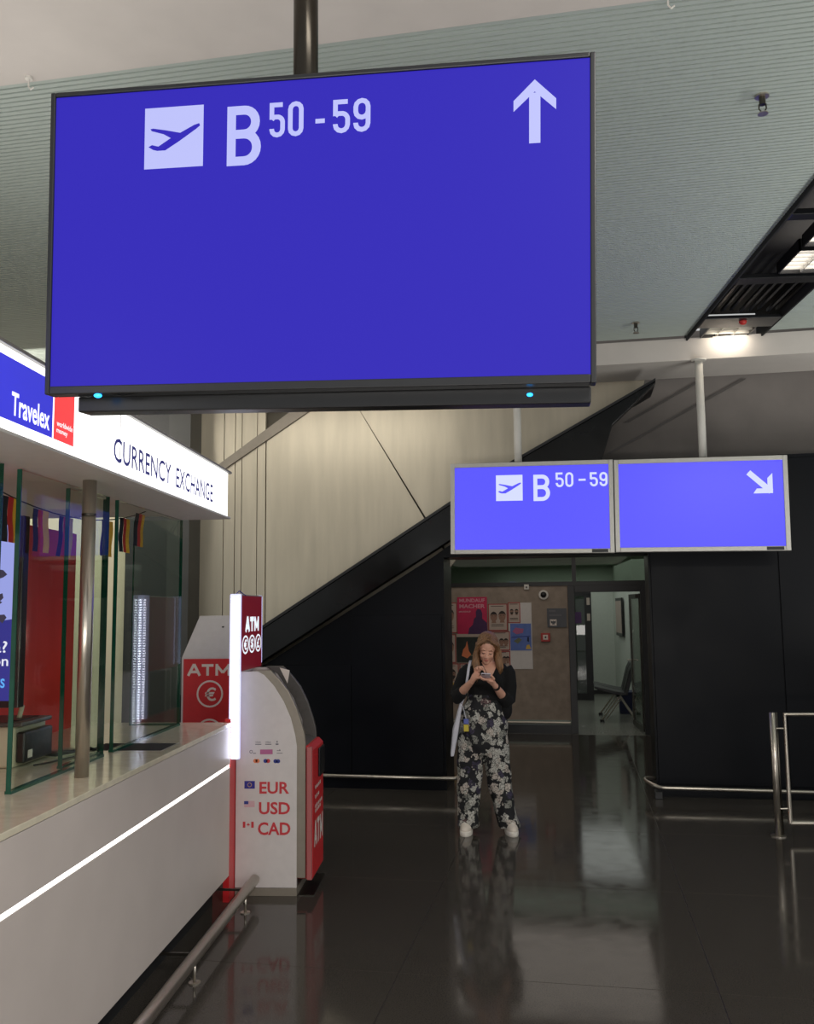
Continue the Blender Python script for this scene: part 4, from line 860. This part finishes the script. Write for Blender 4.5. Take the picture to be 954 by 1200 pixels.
# sweater
sw = MB()
def er(cx_, cy_, z, rx, ry, n=28, fold=0, ph=0): return [(cx_ + (rx + fold * math.cos(7 * t + ph)) * math.cos(t), cy_ + (ry + fold * math.cos(6 * t + ph)) * math.sin(t), z) for t in [2 * math.pi * i / n for i in range(n)]]
sw.loft([er(-.005, 0, 1.045, .138, .108, 28, .004), er(.0, 0, 1.09, .150, .116, 28, .004), er(.01, 0, 1.16, .150, .118), er(.02, 0, 1.24, .156, .116), er(.026, 0, 1.30, .165, .095), er(.03, 0.005, 1.345, .135, .065), er(.03, .012, 1.375, .08, .05)])
for s_ in (-1, 1): sw.ell((.02 + s_ * .062, -.075, 1.215), (.06, .05, .055))
sw.tube([(-.115, 0, 1.315), (-.165, -.005, 1.27), (-.205, -.012, 1.18), (-.243, -.02, 1.095), (-.225, -.06, 1.095), (-.188, -.115, 1.135)], [.058, .062, .058, .056, .058, .046], 18)
sw.tube([(.165, 0, 1.315), (.19, 0, 1.27), (.195, 0, 1.17), (.182, -.005, 1.055), (.165, -.05, 1.055), (.132, -.105, 1.10)], [.058, .060, .062, .062, .060, .046], 18)
sw.ell((.165, -.02, .985), (.050, .055, .085)); sw.ell((-.235, -.03, 1.06), (.04, .055, .035))
def vneck(v):
    # open a V at the collar so that the skin shows
    x, y, z = v.co
    if y < -.02 and z > 1.235:
        t = (z - 1.235) / .13; half = .010 + .060 * t
        if abs(x - .038) < half: v.co.y += .045 * min(1, (half - abs(x - .038)) / .02); 
sweater = remesh(sw, 'sweater', 'sweater', .007, pp, 3, .5, vneck)
# trousers
tr2 = MB()
tr2.loft([er(-.035, 0, .62, .10, .09), er(-.03, 0, .70, .185, .115, 28, .004), er(-.028, 0, .82, .200, .125, 28, .006), er(-.022, 0, .95, .190, .122, 28, .006, 1), er(-.012, 0, 1.05, .155, .112, 28, .004), er(-.01, 0, 1.10, .142, .112, 28, .002)])
for L_ in ([(.86, -.13, .095), (.68, -.137, .104), (.50, -.140, .104), (.36, -.148, .098), (.22, -.156, .090), (.12, -.160, .084), (.045, -.163, .088)], [(.86, .07, .095), (.68, .078, .102), (.50, .086, .104), (.36, .103, .096), (.22, .130, .088), (.12, .152, .084), (.045, .168, .092)]):
    tr2.loft([er(c_, -.004 * (i % 2), z_, r_, .092 + .006 * (i == 6), 28, .005, i * .8) for i, (z_, c_, r_) in enumerate(L_)])
def folds(v):
    z = v.co.z
    k_ = .005 * math.sin(38 * v.co.x + 5 * math.sin(7 * z)) * min(1, max(0, (1.05 - z) * 4))
    v.co.y += k_; v.co.x += .003 * math.sin(31 * z + 9 * v.co.y)
trousers = remesh(tr2, 'trousers', 'floral', .009, pp, 4, .5, folds)
MB().loft([er(-.01, 0, 1.078, .146, .115, 28), er(-.01, 0, 1.105, .146, .115, 28)]).build('waistband', 'floral', trousers)
# shoes
for i, (x_, rz_) in enumerate(((-.178, R(-6)), (.182, R(8)))):
    T = Matrix.Translation((x_, -.035, 0)) @ Matrix.Rotation(rz_, 4, 'Z')
    def sr(z, k, dy=0): return [((.050 + .006 * math.sin(t) * -1) * k * math.cos(t), dy + .128 * k * math.sin(t), z) for t in [2 * math.pi * j / 24 for j in range(24)]]
    up = MB().loft([sr(.025, .95), sr(.05, .97), sr(.072, .86, .008), sr(.092, .68, .028), sr(.115, .50, .055), sr(.13, .44, .065)], T)
    sh_ = remesh(up, 'shoe', 'shoe', .005, pp, 2, .5)
    MB().loft([sr(.0, .98), sr(.012, 1.03), sr(.032, 1.03), sr(.038, .97)], T).build('sole', 'sole', sh_, smooth=False)
    lc = MB()
    for z_, y_ in ((.078, -.075), (.088, -.055), (.098, -.035), (.108, -.015)): lc.tube([(-.024, y_ + .006, z_ - .004), (0, y_ - .004, z_ + .006), (.024, y_ + .006, z_ - .004)], .0035, 6, T)
    lc.build('laces', 'white_paint', sh_)
wtc = MB()
wd_ = (Vector((.068, -.235, 1.195)) - Vector((.115, -.13, 1.125))).normalized(); wc_ = Vector((.080, -.208, 1.178))
wtc.tube([wc_ - wd_ * .011, wc_ + wd_ * .011], .0295, 18); wtc.build('wristwatch', 'strap_dark', pp)
ph = empty('smartphone', (.158 - .004, 7.53 - .312, 1.268), 0, 'smartphone in a pale case held in the woman\'s hands', 'phone')
T = Matrix.Rotation(R(-24), 4, 'X') @ Matrix.Rotation(R(4), 4, 'Y')
MB().box(-.037, .037, -.072, .072, -.004, .004, T).build('case', 'phone_case', ph, .003); MB().box(-.033, .033, -.067, .067, .004, .0052, T).build('screen', 'phone_dark', ph)
MB().box(-.028, -.008, -.066, -.045, -.0055, -.004, T).build('camera_bump', 'phone_dark', ph)
tb = empty('tote_bag', (.158 - .22, 7.53 + .02, .62), 0, 'flat white tote bag hanging from the woman\'s shoulder at her side', 'bag')
q = MB(); q.loft([[(a * .9 - .062, b_, 0) for a, b_ in ((-.014, -.14), (.014, -.14), (.018, 0), (.014, .14), (-.014, .14), (-.018, 0))], [(a - .03, b_, .2) for a, b_ in ((-.020, -.15), (.020, -.15), (.028, 0), (.020, .15), (-.020, .15), (-.028, 0))], [(a + .018, b_, .42) for a, b_ in ((-.010, -.14), (.010, -.14), (.012, 0), (.010, .14), (-.010, .14), (-.012, 0))]])
q.build('bag_body', 'tote', tb, .006)
def strap(pts, w_): 
    q = MB(); v = []; f = []
    for p in pts: v += [(p[0] - w_, p[1], p[2]), (p[0] + w_, p[1] - .002, p[2]), (p[0] + w_, p[1] + .002, p[2]), (p[0] - w_, p[1] + .004, p[2])]
    for i in range(len(pts) - 1):
        for j in range(4): f.append((4 * i + j, 4 * i + (j + 1) % 4, 4 * i + 4 + (j + 1) % 4, 4 * i + 4 + j))
    q.add(v, f); return q
sx0 = .22; 
strap([(x + sx0, y - .02, z - .62) for x, y, z in ((-.20, -.06, 1.03), (-.172, -.122, 1.12), (-.158, -.118, 1.19), (-.146, -.106, 1.26), (-.136, -.084, 1.325), (-.124, -.04, 1.372), (-.118, .02, 1.378), (-.13, .08, 1.30), (-.17, .11, 1.12), (-.20, .08, 1.03))], .010).build('strap', 'tote', tb)
MB().box(.035, .075, -.17, -.155, .20, .255).build('key_tag', 'tag_yellow', tb, .003); MB().box(.035, .075, -.17, -.155, .258, .30).build('key_tag', 'tag_blue', tb, .003)
MB().tube([(.055, -.16, .30), (.03, -.13, .40)], .003, 6).build('tag_cord', 'tote', tb)
